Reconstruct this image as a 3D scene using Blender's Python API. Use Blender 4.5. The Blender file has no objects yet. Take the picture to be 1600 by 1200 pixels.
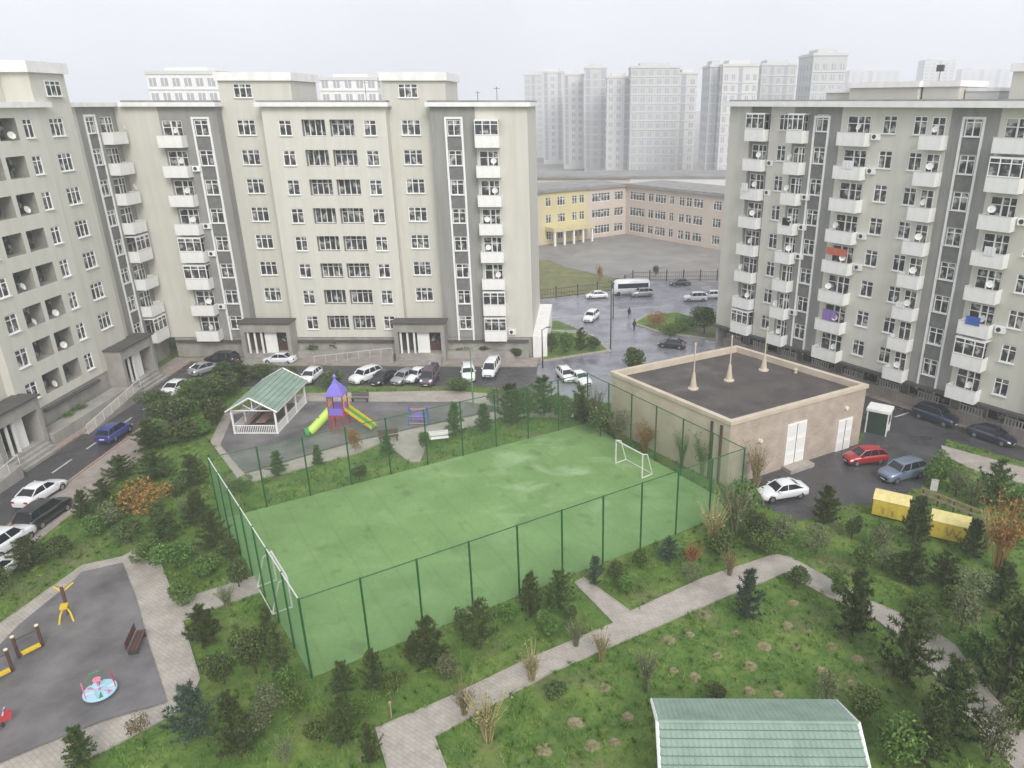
import bpy, math, random
import numpy as np
from mathutils import Vector, Matrix
R = math.radians
rnd = random.Random(7)
# ------------------------------------------------------------------ camera, sky, sun, exposure
sc = bpy.context.scene
col = sc.collection
CAMH = 27.6; FPX = 1139.0; CX = 913.0; CY = 600.0; PITCH = math.atan(440/1139)
cam = bpy.data.cameras.new('camera'); camo = bpy.data.objects.new('camera', cam); col.objects.link(camo)
camo.location = (0, 0, CAMH); camo.rotation_euler = (math.pi/2-PITCH, 0, 0)
cam.sensor_width = 36; cam.lens = FPX/1600*36; cam.shift_x = -(CX-800)/1600
cam.clip_start = 0.3; cam.clip_end = 6000
sc.camera = camo
world = bpy.data.worlds.new('World'); sc.world = world; world.use_nodes = True
wn = world.node_tree.nodes; wl = world.node_tree.links; wn.clear()
wo = wn.new('ShaderNodeOutputWorld'); wb = wn.new('ShaderNodeBackground')
sky = wn.new('ShaderNodeTexSky'); sky.sky_type = 'NISHITA'; sky.sun_disc = False
sky.sun_elevation = R(40); sky.sun_rotation = R(158); sky.air_density = 1.0; sky.dust_density = 6.0; sky.ozone_density = 1.0
hs = wn.new('ShaderNodeHueSaturation'); hs.inputs['Saturation'].default_value = 0.18
mxw = wn.new('ShaderNodeMix'); mxw.data_type = 'RGBA'; mxw.inputs[0].default_value = 0.72
tcw = wn.new('ShaderNodeTexCoord'); nzw = wn.new('ShaderNodeTexNoise'); nzw.inputs['Scale'].default_value = 2.4; nzw.inputs['Detail'].default_value = 4
rpw = wn.new('ShaderNodeValToRGB'); rpw.color_ramp.elements[0].position = .3; rpw.color_ramp.elements[1].position = .75
rpw.color_ramp.elements[0].color = (6.3, 6.5, 7.2, 1); rpw.color_ramp.elements[1].color = (8.6, 8.8, 9.4, 1)
wl.new(tcw.outputs['Generated'], nzw.inputs['Vector']); wl.new(nzw.outputs[0], rpw.inputs[0])
wl.new(sky.outputs[0], hs.inputs['Color']); wl.new(hs.outputs[0], mxw.inputs[6]); wl.new(rpw.outputs[0], mxw.inputs[7])
wl.new(mxw.outputs[2], wb.inputs[0]); wb.inputs[1].default_value = 0.12; wl.new(wb.outputs[0], wo.inputs[0])
sun = bpy.data.lights.new('sun', 'SUN'); suno = bpy.data.objects.new('sun', sun); col.objects.link(suno)
sun.energy = 1.4; sun.angle = R(25); sun.color = (1, .96, .91); suno.rotation_euler = (R(50), 0, R(22)); suno.location = (0, 0, 80)
sc.view_settings.view_transform = 'Standard'; sc.view_settings.look = 'None'; sc.view_settings.gamma = 1
sc.view_settings.exposure = 0.40
try: sc.view_settings.use_curve_mapping = False
except Exception: pass
sc.cycles.max_bounces = 5; sc.cycles.volume_bounces = 2; sc.cycles.diffuse_bounces = 3

# ------------------------------------------------------------------ pixel of the 1600x1200 survey picture -> point of the ground
def ray(u, v):
    x = (u-CX)/FPX; y = -(v-CY)/FPX
    return x, math.cos(PITCH)+y*math.sin(PITCH), -math.sin(PITCH)+y*math.cos(PITCH)
def G(u, v, z=0.0):
    r = ray(u, v); t = (z-CAMH)/r[2]; return (r[0]*t, r[1]*t)
def ZAT(u, v, Y):
    r = ray(u, v); return CAMH+r[2]*Y/r[1]
def MPP(Y, z=0):            # metres per survey pixel at depth Y
    return (Y*math.cos(PITCH)-(z-CAMH)*math.sin(PITCH))/FPX

# ------------------------------------------------------------------ materials
MATS = {}
def mat(name, c, rough=.8, metal=0, var=.0, scale=3.0, c2=None, bump=0, bscale=None, spec=None, detail=5, stretch=None, objvar=0, coat=0, lo=.35, hi=.65, wet=None):
    m = bpy.data.materials.new(name); m.use_nodes = True; MATS[name] = m
    nt = m.node_tree; n = nt.nodes; l = nt.links; b = n['Principled BSDF']
    b.inputs['Roughness'].default_value = rough; b.inputs['Metallic'].default_value = metal
    if spec is not None: b.inputs['Specular IOR Level'].default_value = spec
    if coat: b.inputs['Coat Weight'].default_value = coat; b.inputs['Coat Roughness'].default_value = .06
    if c2 is None and var: c2 = tuple(max(0, x*(1-var)) for x in c); c = tuple(min(1, x*(1+var*.5)) for x in c)
    tc = n.new('ShaderNodeTexCoord'); mp = n.new('ShaderNodeMapping')
    l.new(tc.outputs['Object'], mp.inputs[0])
    if stretch: mp.inputs['Scale'].default_value = stretch
    last = None
    if c2 is not None:
        nz = n.new('ShaderNodeTexNoise'); nz.inputs['Scale'].default_value = scale; nz.inputs['Detail'].default_value = detail; nz.inputs['Roughness'].default_value = .62
        l.new(mp.outputs[0], nz.inputs['Vector'])
        rp = n.new('ShaderNodeValToRGB'); e = rp.color_ramp.elements
        e[0].position = lo; e[1].position = hi; e[0].color = (*c2, 1); e[1].color = (*c, 1)
        l.new(nz.outputs[0], rp.inputs[0]); last = rp.outputs[0]
        if wet:
            mr = n.new('ShaderNodeMapRange'); nz2 = n.new('ShaderNodeTexNoise'); nz2.inputs['Scale'].default_value = .35; nz2.inputs['Detail'].default_value = 4
            l.new(mp.outputs[0], nz2.inputs['Vector']); l.new(nz2.outputs[0], mr.inputs[0])
            mr.inputs[1].default_value = .4; mr.inputs[2].default_value = .6; mr.inputs[3].default_value = wet[0]; mr.inputs[4].default_value = wet[1]
            l.new(mr.outputs[0], b.inputs['Roughness'])
    else:
        rg = n.new('ShaderNodeRGB'); rg.outputs[0].default_value = (*c, 1); last = rg.outputs[0]
    if objvar:
        oi = n.new('ShaderNodeObjectInfo'); h = n.new('ShaderNodeHueSaturation'); mr = n.new('ShaderNodeMapRange')
        mr.inputs[3].default_value = 1-objvar; mr.inputs[4].default_value = 1+objvar
        l.new(oi.outputs['Random'], mr.inputs[0]); l.new(mr.outputs[0], h.inputs['Value']); l.new(last, h.inputs['Color']); last = h.outputs[0]
    l.new(last, b.inputs['Base Color'])
    if bump:
        bz = n.new('ShaderNodeTexNoise'); bz.inputs['Scale'].default_value = bscale or scale*4; bz.inputs['Detail'].default_value = 4
        l.new(mp.outputs[0], bz.inputs['Vector'])
        bm_ = n.new('ShaderNodeBump'); bm_.inputs['Strength'].default_value = bump; bm_.inputs['Distance'].default_value = .05
        l.new(bz.outputs[0], bm_.inputs['Height']); l.new(bm_.outputs[0], b.inputs['Normal'])
    return m
M = MATS
mat('beige', (.61, .595, .525), .85, c2=(.54, .525, .455), scale=.7, stretch=(1.5, 1.5, .16), bump=.15, bscale=12, lo=.28, hi=.62)
mat('beige_light', (.65, .635, .565), .85, c2=(.585, .57, .50), scale=.8, stretch=(1.5, 1.5, .16), bump=.15, bscale=12, lo=.28, hi=.62)
mat('grey_wall', (.31, .305, .285), .85, c2=(.25, .245, .23), scale=.9, stretch=(1.5, 1.5, .18), bump=.15, bscale=12)
mat('dark_panel', (.19, .185, .18), .7, c2=(.13, .13, .125), scale=1.5)
mat('plinth', (.38, .36, .325), .8, c2=(.27, .255, .23), scale=.8, stretch=(1, 1, .5), bump=.2)
mat('white_wall', (.86, .85, .83), .7, c2=(.76, .75, .72), scale=1.2, stretch=(1, 1, .4))
mat('white_frame', (.85, .85, .84), .45, objvar=.08)
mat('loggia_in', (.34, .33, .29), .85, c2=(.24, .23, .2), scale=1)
mat('roof_grey', (.30, .29, .28), .9, c2=(.2, .195, .19), scale=.7)
mat('roof_deck', (.105, .09, .082), .8, c2=(.06, .052, .05), scale=.55, bump=.4, bscale=6, hi=.7, wet=(.45, .9))
mat('dark_slab', (.10, .095, .09), .7, c2=(.07, .066, .062), scale=2)
mat('asphalt', (.085, .083, .088), .4, c2=(.05, .049, .053), scale=.35, detail=9, bump=.25, bscale=25, wet=(.22, .6))
mat('asphalt_wet_sheen', (.27, .265, .30), .25, c2=(.15, .15, .17), scale=.3, detail=8, bump=.12, bscale=18, wet=(.12, .4))  # wet road; pale lilac of the reflected sky is painted into the base colour
mat('rubber', (.22, .21, .212), .6, c2=(.085, .08, .082), scale=.3, lo=.32, hi=.7, detail=9, bump=.2, bscale=20, wet=(.35, .7))
mat('far_land', (.30, .29, .27), .9, c2=(.2, .2, .18), scale=.05, detail=8)
mat('yard', (.27, .25, .23), .7, c2=(.19, .175, .16), scale=.25, detail=9)
mat('verge_dry', (.20, .19, .075), .95, c2=(.11, .13, .045), scale=.5, detail=9)
mat('sport_grey', (.275, .265, .245), .7, c2=(.20, .195, .18), scale=.15, detail=8)
mat('paving', (.47, .43, .375), .8, c2=(.35, .32, .275), scale=.9, detail=8, bump=.25, bscale=14)
mat('paving_pink', (.40, .345, .31), .8, c2=(.29, .25, .22), scale=.9, detail=8, bump=.25, bscale=14)
mat('kerb', (.42, .38, .33), .8, c2=(.3, .27, .24), scale=2)
mat('kerb_orange', (.42, .29, .22), .8, c2=(.3, .21, .17), scale=2)
mat('paint_white', (.7, .7, .68), .6, c2=(.4, .4, .4), scale=6)
mat('steel_green', (.02, .12, .035), .45, c2=(.014, .08, .025), scale=6)
mat('wire_green', (.12, .26, .11), .5)
mat('white_steel', (.75, .75, .72), .4, c2=(.6, .6, .57), scale=8)
mat('dark_steel', (.05, .05, .05), .5)
mat('sub_plaster', (.60, .52, .41), .85, c2=(.50, .425, .33), scale=.6, bump=.2, bscale=10)
mat('roof_green', (.26, .35, .29), .42, c2=(.185, .26, .205), scale=.9, lo=.3, hi=.62, detail=9)
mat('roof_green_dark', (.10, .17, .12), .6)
mat('rail_grey', (.52, .50, .46), .7)
mat('faded_brown', (.42, .27, .08), .7, c2=(.62, .46, .10), scale=9)
mat('kiosk_green', (.03, .055, .04), .5)
mat('wood', (.42, .27, .22), .7, c2=(.30, .19, .155), scale=3, stretch=(1, 8, 1))
mat('brown', (.10, .05, .04), .6)
mat('cream', (.75, .66, .42), .5)
mat('yellow', (.80, .56, .03), .4, c2=(.66, .44, .03), scale=4)
mat('yellow_bin', (.80, .62, .10), .45, c2=(.70, .52, .06), scale=3, lo=.3, hi=.55)
mat('yellow_lid', (.82, .72, .34), .45, c2=(.72, .6, .22), scale=3)
mat('purple', (.22, .17, .62), .4)
mat('play_red', (.45, .05, .06), .4)
mat('play_green', (.05, .28, .07), .4)
mat('play_lime', (.50, .72, .12), .35)
mat('play_blue', (.07, .14, .45), .4)
mat('sky_blue', (.42, .66, .80), .4)
mat('pink', (.75, .20, .32), .4)
mat('tyre', (.02, .02, .02), .8)
mat('rim', (.45, .45, .46), .3, metal=.8)
mat('car_glass', (.018, .021, .026), .06)
mat('lamp_clear', (.75, .75, .72), .15)
mat('lamp_red', (.35, .02, .02), .2)
mat('plate', (.75, .75, .72), .4)
for nme, c, mt in (('paint_pearl', (.80, .81, .83), 0), ('paint_black', (.015, .016, .02), 0), ('paint_blue', (.03, .05, .22), 0), ('paint_red', (.36, .012, .02), 0),
                   ('paint_steel', (.20, .25, .34), .4), ('paint_navy', (.02, .025, .05), 0), ('paint_silver', (.45, .46, .48), .5), ('paint_plum', (.10, .07, .10), 0)):
    mat(nme, c, .28, metal=mt, coat=.8)
mat('school_pink', (.60, .515, .44), .85, c2=(.54, .46, .39), scale=.15, objvar=.02)  # school pink and yellow paled: distance haze painted into the wall colours
mat('school_yellow', (.62, .55, .31), .85, c2=(.56, .49, .27), scale=.2)
mat('school_roof', (.28, .275, .26), .8, c2=(.2, .197, .185), scale=.2)
mat('far_wall', (.66, .66, .64), .9, c2=(.60, .60, .58), scale=.08)  # tower walls lightened, haze of distance painted into their colour
mat('far_wall_b', (.57, .58, .565), .9, c2=(.52, .53, .515), scale=.08)
mat('far_dark', (.42, .43, .45), .8)  # tower windows and strips, dark tone lifted to paint in haze
mat('bark', (.10, .075, .055), .9, c2=(.06, .045, .035), scale=9)
mat('bark_pale', (.30, .25, .20), .9, c2=(.2, .165, .13), scale=9)
mat('cloth_purple', (.26, .16, .42), .8); mat('cloth_red', (.5, .13, .08), .8); mat('cloth_white', (.75, .75, .75), .8)
mat('skin', (.5, .33, .25), .6); mat('cloth_dark', (.02, .02, .025), .8)
mat('sign_white', (.78, .77, .72), .5)
mat('dirt', (.30, .26, .15), .95, c2=(.15, .13, .06), scale=6, bump=.5)

def joints(name, bw, rh):
    m = M[name]; nt = m.node_tree; n = nt.nodes; l = nt.links; p = n['Principled BSDF']
    src = p.inputs['Base Color'].links[0].from_socket; tc = n.new('ShaderNodeTexCoord'); mp = n.new('ShaderNodeMapping'); mp.inputs['Rotation'].default_value = (0, 0, R(33))
    bk = n.new('ShaderNodeTexBrick'); bk.inputs['Scale'].default_value = 1; bk.inputs['Brick Width'].default_value = bw; bk.inputs['Row Height'].default_value = rh; bk.inputs['Mortar Size'].default_value = .018
    bk.inputs['Color1'].default_value = (1, 1, 1, 1); bk.inputs['Color2'].default_value = (.90, .90, .90, 1); bk.inputs['Mortar'].default_value = (.78, .78, .78, 1)
    l.new(tc.outputs['Object'], mp.inputs[0]); l.new(mp.outputs[0], bk.inputs['Vector'])
    mx = n.new('ShaderNodeMix'); mx.data_type = 'RGBA'; mx.blend_type = 'MULTIPLY'; mx.inputs[0].default_value = 1
    l.new(src, mx.inputs[6]); l.new(bk.outputs[0], mx.inputs[7]); l.new(mx.outputs[2], p.inputs['Base Color'])
joints('paving', .4, .2); joints('paving_pink', .4, .2)
def leafmat(name, a, b, c, objvar=.34):
    m = bpy.data.materials.new(name); m.use_nodes = True; M[name] = m
    nt = m.node_tree; n = nt.nodes; l = nt.links; p = n['Principled BSDF']
    p.inputs['Roughness'].default_value = .6; p.inputs['Specular IOR Level'].default_value = .3
    at = n.new('ShaderNodeAttribute'); at.attribute_name = 'tint'
    rp = n.new('ShaderNodeValToRGB'); e = rp.color_ramp.elements
    e[0].position = 0; e[0].color = (*a, 1); e[1].position = 1; e[1].color = (*c, 1)
    x = e.new(.5); x.color = (*b, 1)
    l.new(at.outputs['Fac'], rp.inputs[0])
    oi = n.new('ShaderNodeObjectInfo'); h = n.new('ShaderNodeHueSaturation'); mr = n.new('ShaderNodeMapRange'); mh = n.new('ShaderNodeMapRange')
    mr.inputs[3].default_value = 1-objvar*.6; mr.inputs[4].default_value = 1+objvar
    mh.inputs[3].default_value = .48; mh.inputs[4].default_value = .52
    l.new(oi.outputs['Random'], mr.inputs[0]); l.new(oi.outputs['Random'], mh.inputs[0])
    l.new(mr.outputs[0], h.inputs['Value']); l.new(mh.outputs[0], h.inputs['Hue']); l.new(rp.outputs[0], h.inputs['Color'])
    l.new(h.outputs[0], p.inputs['Base Color'])
    return m
leafmat('needle', (.032, .052, .016), (.07, .103, .028), (.18, .22, .07))
leafmat('needle_blue', (.04, .07, .045), (.07, .11, .07), (.14, .19, .12))
leafmat('leaf', (.04, .085, .016), (.085, .15, .028), (.19, .26, .06))
leafmat('leaf_grey', (.07, .09, .04), (.13, .15, .07), (.24, .26, .13))
leafmat('leaf_autumn', (.16, .055, .02), (.28, .12, .04), (.30, .24, .07))
leafmat('leaf_straw', (.12, .10, .04), (.24, .20, .09), (.40, .34, .18))
leafmat('grass_blade', (.055, .135, .014), (.105, .225, .026), (.28, .36, .09), 0)

def glassmat():
    m = bpy.data.materials.new('pane'); m.use_nodes = True; M['pane'] = m
    nt = m.node_tree; n = nt.nodes; l = nt.links; p = n['Principled BSDF']
    p.inputs['Roughness'].default_value = .12
    oi = n.new('ShaderNodeObjectInfo'); tc = n.new('ShaderNodeTexCoord'); nz = n.new('ShaderNodeTexNoise'); nz.noise_dimensions = '4D'
    nz.inputs['Scale'].default_value = 1.7; nz.inputs['Detail'].default_value = 2
    ml = n.new('ShaderNodeMath'); ml.operation = 'MULTIPLY'; ml.inputs[1].default_value = 60
    l.new(oi.outputs['Random'], ml.inputs[0]); l.new(ml.outputs[0], nz.inputs['W']); l.new(tc.outputs['Object'], nz.inputs['Vector'])
    rp = n.new('ShaderNodeValToRGB'); e = rp.color_ramp.elements
    e[0].position = .44; e[0].color = (.035, .038, .04, 1); e[1].position = .64; e[1].color = (.42, .41, .38, 1)
    x = e.new(.55); x.color = (.10, .10, .10, 1)
    l.new(nz.outputs[0], rp.inputs[0]); l.new(rp.outputs[0], p.inputs['Base Color'])
glassmat()

def groundmat():
    m = bpy.data.materials.new('lawn'); m.use_nodes = True; M['lawn'] = m
    nt = m.node_tree; n = nt.nodes; l = nt.links; p = n['Principled BSDF']; p.inputs['Roughness'].default_value = .95
    tc = n.new('ShaderNodeTexCoord')
    def noise(s, d=6):
        z = n.new('ShaderNodeTexNoise'); z.inputs['Scale'].default_value = s; z.inputs['Detail'].default_value = d; z.inputs['Roughness'].default_value = .65
        l.new(tc.outputs['Object'], z.inputs['Vector']); return z.outputs[0]
    def ramp(src, st):
        r = n.new('ShaderNodeValToRGB'); e = r.color_ramp.elements
        e[0].position = st[0][0]; e[0].color = (*st[0][1], 1); e[1].position = st[-1][0]; e[1].color = (*st[-1][1], 1)
        for q in st[1:-1]: x = e.new(q[0]); x.color = (*q[1], 1)
        l.new(src, r.inputs[0]); return r.outputs[0]
    a0 = ramp(noise(.33, 9), [(.34, (.04, .09, .014)), (.5, (.09, .185, .025)), (.64, (.22, .30, .06))])
    a1 = ramp(noise(1.6, 8), [(.3, (.045, .085, .018)), (.5, (.10, .16, .03)), (.7, (.22, .26, .07))])
    mm = n.new('ShaderNodeMix'); mm.data_type = 'RGBA'; mm.inputs[0].default_value = .5; l.new(a0, mm.inputs[6]); l.new(a1, mm.inputs[7]); a = mm.outputs[2]
    b = ramp(noise(4.5, 6), [(.3, (.10, .085, .045)), (.7, (.24, .20, .12))])
    f = n.new('ShaderNodeMapRange'); f.inputs[1].default_value = .53; f.inputs[2].default_value = .68; l.new(noise(.16, 7), f.inputs[0])
    mx = n.new('ShaderNodeMix'); mx.data_type = 'RGBA'
    l.new(f.outputs[0], mx.inputs[0]); l.new(a, mx.inputs[6]); l.new(b, mx.inputs[7])
    l.new(mx.outputs[2], p.inputs['Base Color'])
    bp = n.new('ShaderNodeBump'); bp.inputs['Strength'].default_value = .6; bp.inputs['Distance'].default_value = .08
    l.new(noise(9), bp.inputs['Height']); l.new(bp.outputs[0], p.inputs['Normal'])
groundmat()

def courtmat():
    m = bpy.data.materials.new('court'); m.use_nodes = True; M['court'] = m
    nt = m.node_tree; n = nt.nodes; l = nt.links; p = n['Principled BSDF']; p.inputs['Roughness'].default_value = .75
    tc = n.new('ShaderNodeTexCoord')
    def noise(s, d=6, dist=0, st=None, rz=0):
        mp = n.new('ShaderNodeMapping'); l.new(tc.outputs['Object'], mp.inputs[0])
        if st: mp.inputs['Scale'].default_value = st
        mp.inputs['Rotation'].default_value = (0, 0, rz)
        z = n.new('ShaderNodeTexNoise'); z.inputs['Scale'].default_value = s; z.inputs['Detail'].default_value = d; z.inputs['Distortion'].default_value = dist
        l.new(mp.outputs[0], z.inputs['Vector']); return z.outputs[0]
    r = n.new('ShaderNodeValToRGB'); e = r.color_ramp.elements
    e[0].position = .3; e[0].color = (.135, .25, .075, 1); e[1].position = .7; e[1].color = (.19, .325, .11, 1)
    l.new(noise(.22, 8), r.inputs[0])
    # sand worked into the turf as pale streaks, strongest towards the far goal
    f = n.new('ShaderNodeMapRange'); f.inputs[1].default_value = .52; f.inputs[2].default_value = .78; f.inputs[4].default_value = .7
    l.new(noise(.28, 10, .5, (1, 1.5, 1), -.5), f.inputs[0])
    sep = n.new('ShaderNodeVectorMath'); sep.operation = 'DISTANCE'; sep.inputs[1].default_value = (-3.0, 53.0, 0); l.new(tc.outputs['Object'], sep.inputs[0])
    g = n.new('ShaderNodeMapRange'); g.inputs[1].default_value = 3; g.inputs[2].default_value = 12; g.inputs[3].default_value = 1; g.inputs[4].default_value = .25
    l.new(sep.outputs['Value'], g.inputs[0])
    mu = n.new('ShaderNodeMath'); mu.operation = 'MULTIPLY'; l.new(f.outputs[0], mu.inputs[0]); l.new(g.outputs[0], mu.inputs[1])
    mx = n.new('ShaderNodeMix'); mx.data_type = 'RGBA'; mx.inputs[7].default_value = (.42, .56, .34, 1)
    l.new(mu.outputs[0], mx.inputs[0]); l.new(r.outputs[0], mx.inputs[6])
    # damp patches
    w = n.new('ShaderNodeMapRange'); w.inputs[1].default_value = .60; w.inputs[2].default_value = .68; w.inputs[3].default_value = 1; w.inputs[4].default_value = .8
    l.new(noise(.55, 5, .3), w.inputs[0])
    gr = n.new('ShaderNodeMapRange'); gr.inputs[1].default_value = .3; gr.inputs[2].default_value = .7; gr.inputs[3].default_value = .94; gr.inputs[4].default_value = 1.05; l.new(noise(3.5, 9), gr.inputs[0])
    wv = n.new('ShaderNodeTexWave'); wv.inputs['Scale'].default_value = .155; wv.inputs['Distortion'].default_value = .15; mpw = n.new('ShaderNodeMapping'); mpw.inputs['Rotation'].default_value = (0, 0, -R(33)); l.new(tc.outputs['Object'], mpw.inputs[0]); l.new(mpw.outputs[0], wv.inputs['Vector'])
    sm = n.new('ShaderNodeMapRange'); sm.inputs[1].default_value = .985; sm.inputs[2].default_value = 1; sm.inputs[3].default_value = 1; sm.inputs[4].default_value = .9; l.new(wv.outputs['Fac'], sm.inputs[0])
    m1 = n.new('ShaderNodeMath'); m1.operation = 'MULTIPLY'; l.new(gr.outputs[0], m1.inputs[0]); l.new(w.outputs[0], m1.inputs[1])
    m2 = n.new('ShaderNodeMath'); m2.operation = 'MULTIPLY'; l.new(m1.outputs[0], m2.inputs[0]); l.new(sm.outputs[0], m2.inputs[1])
    h = n.new('ShaderNodeHueSaturation'); l.new(m2.outputs[0], h.inputs['Value']); l.new(mx.outputs[2], h.inputs['Color'])
    l.new(h.outputs[0], p.inputs['Base Color'])
courtmat()

def brickmat():
    m = bpy.data.materials.new('sub_brick'); m.use_nodes = True; M['sub_brick'] = m
    nt = m.node_tree; n = nt.nodes; l = nt.links; p = n['Principled BSDF']; p.inputs['Roughness'].default_value = .85
    tc = n.new('ShaderNodeTexCoord'); bk = n.new('ShaderNodeTexBrick'); mp = n.new('ShaderNodeMapping'); mp.inputs['Rotation'].default_value = (R(90), 0, 0)
    l.new(tc.outputs['Object'], mp.inputs[0]); l.new(mp.outputs[0], bk.inputs['Vector'])
    bk.inputs['Color1'].default_value = (.46, .385, .32, 1); bk.inputs['Color2'].default_value = (.42, .345, .285, 1); bk.inputs['Mortar'].default_value = (.37, .305, .25, 1)
    bk.inputs['Scale'].default_value = 1; bk.inputs['Brick Width'].default_value = .5; bk.inputs['Row Height'].default_value = .22; bk.inputs['Mortar Size'].default_value = .015
    nz = n.new('ShaderNodeTexNoise'); nz.inputs['Scale'].default_value = .7; nz.inputs['Detail'].default_value = 7; l.new(tc.outputs['Object'], nz.inputs['Vector'])
    h = n.new('ShaderNodeHueSaturation'); mr = n.new('ShaderNodeMapRange'); mr.inputs[1].default_value = .3; mr.inputs[2].default_value = .7; mr.inputs[3].default_value = .82; mr.inputs[4].default_value = 1.15
    l.new(nz.outputs[0], mr.inputs[0]); l.new(mr.outputs[0], h.inputs['Value']); l.new(bk.outputs[0], h.inputs['Color']); l.new(h.outputs[0], p.inputs['Base Color'])
brickmat()

# ------------------------------------------------------------------ mesh helpers
class MB:
    def __init__(s): s.v = []; s.f = []; s.m = []; s.ms = []
    def _mi(s, mt):
        if mt not in s.ms: s.ms.append(mt)
        return s.ms.index(mt)
    def poly(s, pts, mt):
        b = len(s.v); s.v += [tuple(p) for p in pts]; s.f.append(tuple(range(b, b+len(pts)))); s.m.append(s._mi(mt)); return s
    def hexa(s, p, mt):   # 8 points, bottom ring then top ring, both counter-clockwise seen from above
        b = len(s.v); s.v += [tuple(q) for q in p]; i = s._mi(mt)
        for f in ((3, 2, 1, 0), (4, 5, 6, 7), (0, 1, 5, 4), (1, 2, 6, 5), (2, 3, 7, 6), (3, 0, 4, 7)):
            s.f.append(tuple(b+k for k in f)); s.m.append(i)
        return s
    def box(s, x0, x1, y0, y1, z0, z1, mt):
        return s.hexa([(x0, y0, z0), (x1, y0, z0), (x1, y1, z0), (x0, y1, z0), (x0, y0, z1), (x1, y0, z1), (x1, y1, z1), (x0, y1, z1)], mt)
    def tube(s, p0, p1, r0, mt, r1=None, n=6, caps=True):
        r1 = r0 if r1 is None else r1
        p0 = Vector(p0); p1 = Vector(p1); d = (p1-p0).normalized()
        a = d.cross(Vector((0, 0, 1)) if abs(d.z) < .9 else Vector((1, 0, 0))).normalized(); c = d.cross(a)
        b = len(s.v); i = s._mi(mt)
        for P, r in ((p0, r0), (p1, r1)):
            for k in range(n):
                t = 2*math.pi*k/n; s.v.append(tuple(P+a*math.cos(t)*r+c*math.sin(t)*r))
        for k in range(n):
            k2 = (k+1) % n; s.f.append((b+k, b+n+k, b+n+k2, b+k2)); s.m.append(i)
        if caps:
            s.f.append(tuple(b+k for k in range(n))); s.m.append(i); s.f.append(tuple(b+n+k for k in reversed(range(n)))); s.m.append(i)
        return s
    def path(s, pts, r, mt, n=6):
        for a, b in zip(pts, pts[1:]): s.tube(a, b, r, mt, n=n)
        return s
    def lathe(s, prof, mt, c=(0, 0), n=16):
        b = len(s.v); i = s._mi(mt)
        for r, z in prof:
            for k in range(n):
                t = 2*math.pi*k/n; s.v.append((c[0]+math.cos(t)*r, c[1]+math.sin(t)*r, z))
        for j in range(len(prof)-1):
            for k in range(n):
                k2 = (k+1) % n; s.f.append((b+j*n+k, b+j*n+k2, b+(j+1)*n+k2, b+(j+1)*n+k)); s.m.append(i)
        s.f.append(tuple(b+(len(prof)-1)*n+k for k in range(n))); s.m.append(i)
        s.f.append(tuple(b+k for k in reversed(range(n)))); s.m.append(i)
        return s
    def prism(s, pts, z0, z1, mt):       # 2-D outline in x, y
        a = sum(p[0]*q[1]-q[0]*p[1] for p, q in zip(pts, pts[1:]+pts[:1]))
        if a < 0: pts = pts[::-1]
        b = len(s.v); n = len(pts); i = s._mi(mt)
        s.v += [(p[0], p[1], z0) for p in pts]+[(p[0], p[1], z1) for p in pts]
        s.f.append(tuple(b+n+k for k in range(n))); s.m.append(i)
        s.f.append(tuple(b+k for k in reversed(range(n)))); s.m.append(i)
        for k in range(n):
            k2 = (k+1) % n; s.f.append((b+k, b+k2, b+n+k2, b+n+k)); s.m.append(i)
        return s
    def side(s, pts, y0, y1, mt):        # 2-D outline in x, z pushed through y
        b = len(s.v); n = len(pts); i = s._mi(mt)
        a = sum(p[0]*q[1]-q[0]*p[1] for p, q in zip(pts, pts[1:]+pts[:1]))
        if a < 0: pts = pts[::-1]
        s.v += [(p[0], y0, p[1]) for p in pts]+[(p[0], y1, p[1]) for p in pts]
        s.f.append(tuple(b+k for k in range(n))); s.m.append(i)
        s.f.append(tuple(b+n+k for k in reversed(range(n)))); s.m.append(i)
        for k in range(n):
            k2 = (k+1) % n; s.f.append((b+k, b+n+k, b+n+k2, b+k2)); s.m.append(i)
        return s
    def mesh(s, name):
        me = bpy.data.meshes.new(name); me.from_pydata(s.v, [], s.f)
        for q in s.ms: me.materials.append(M[q])
        if len(s.ms) > 1: me.polygons.foreach_set('material_index', s.m)
        me.update(); return me
    def build(s, name, parent=None, loc=(0, 0, 0), rz=0, smooth=False):
        me = s.mesh(name)
        if smooth: me.polygons.foreach_set('use_smooth', [True]*len(me.polygons))
        return put(name, me, parent, loc, rz)
def put(name, me, parent=None, loc=(0, 0, 0), rz=0):
    o = bpy.data.objects.new(name, me); col.objects.link(o); o.parent = parent; o.location = loc; o.rotation_euler = (0, 0, rz); return o
def tag(o, label=None, cat=None, group=None, kind=None):
    if label: o['label'] = label
    if cat: o['category'] = cat
    if group: o['group'] = group
    if kind: o['kind'] = kind
    return o
def thing(name, label, cat, loc=(0, 0, 0), rz=0, group=None):
    return tag(put(name, None, None, loc, rz), label, cat, group)
KIDS = {}
def copy_thing(src, kids, loc, rz, label, group=None, scale=None, mats=None):
    c = src.copy(); col.objects.link(c); c.location = loc; c.rotation_euler = (0, 0, rz); c['label'] = label
    if group: c['group'] = group
    if scale: c.scale = scale
    mp = {src: c}
    for k in kids:
        d = k.copy(); col.objects.link(d); d.parent = mp[k.parent]; mp[k] = d
    return c, mp
def struct(name, mb, **k):
    return tag(mb.build(name, **k), kind='structure')

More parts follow.
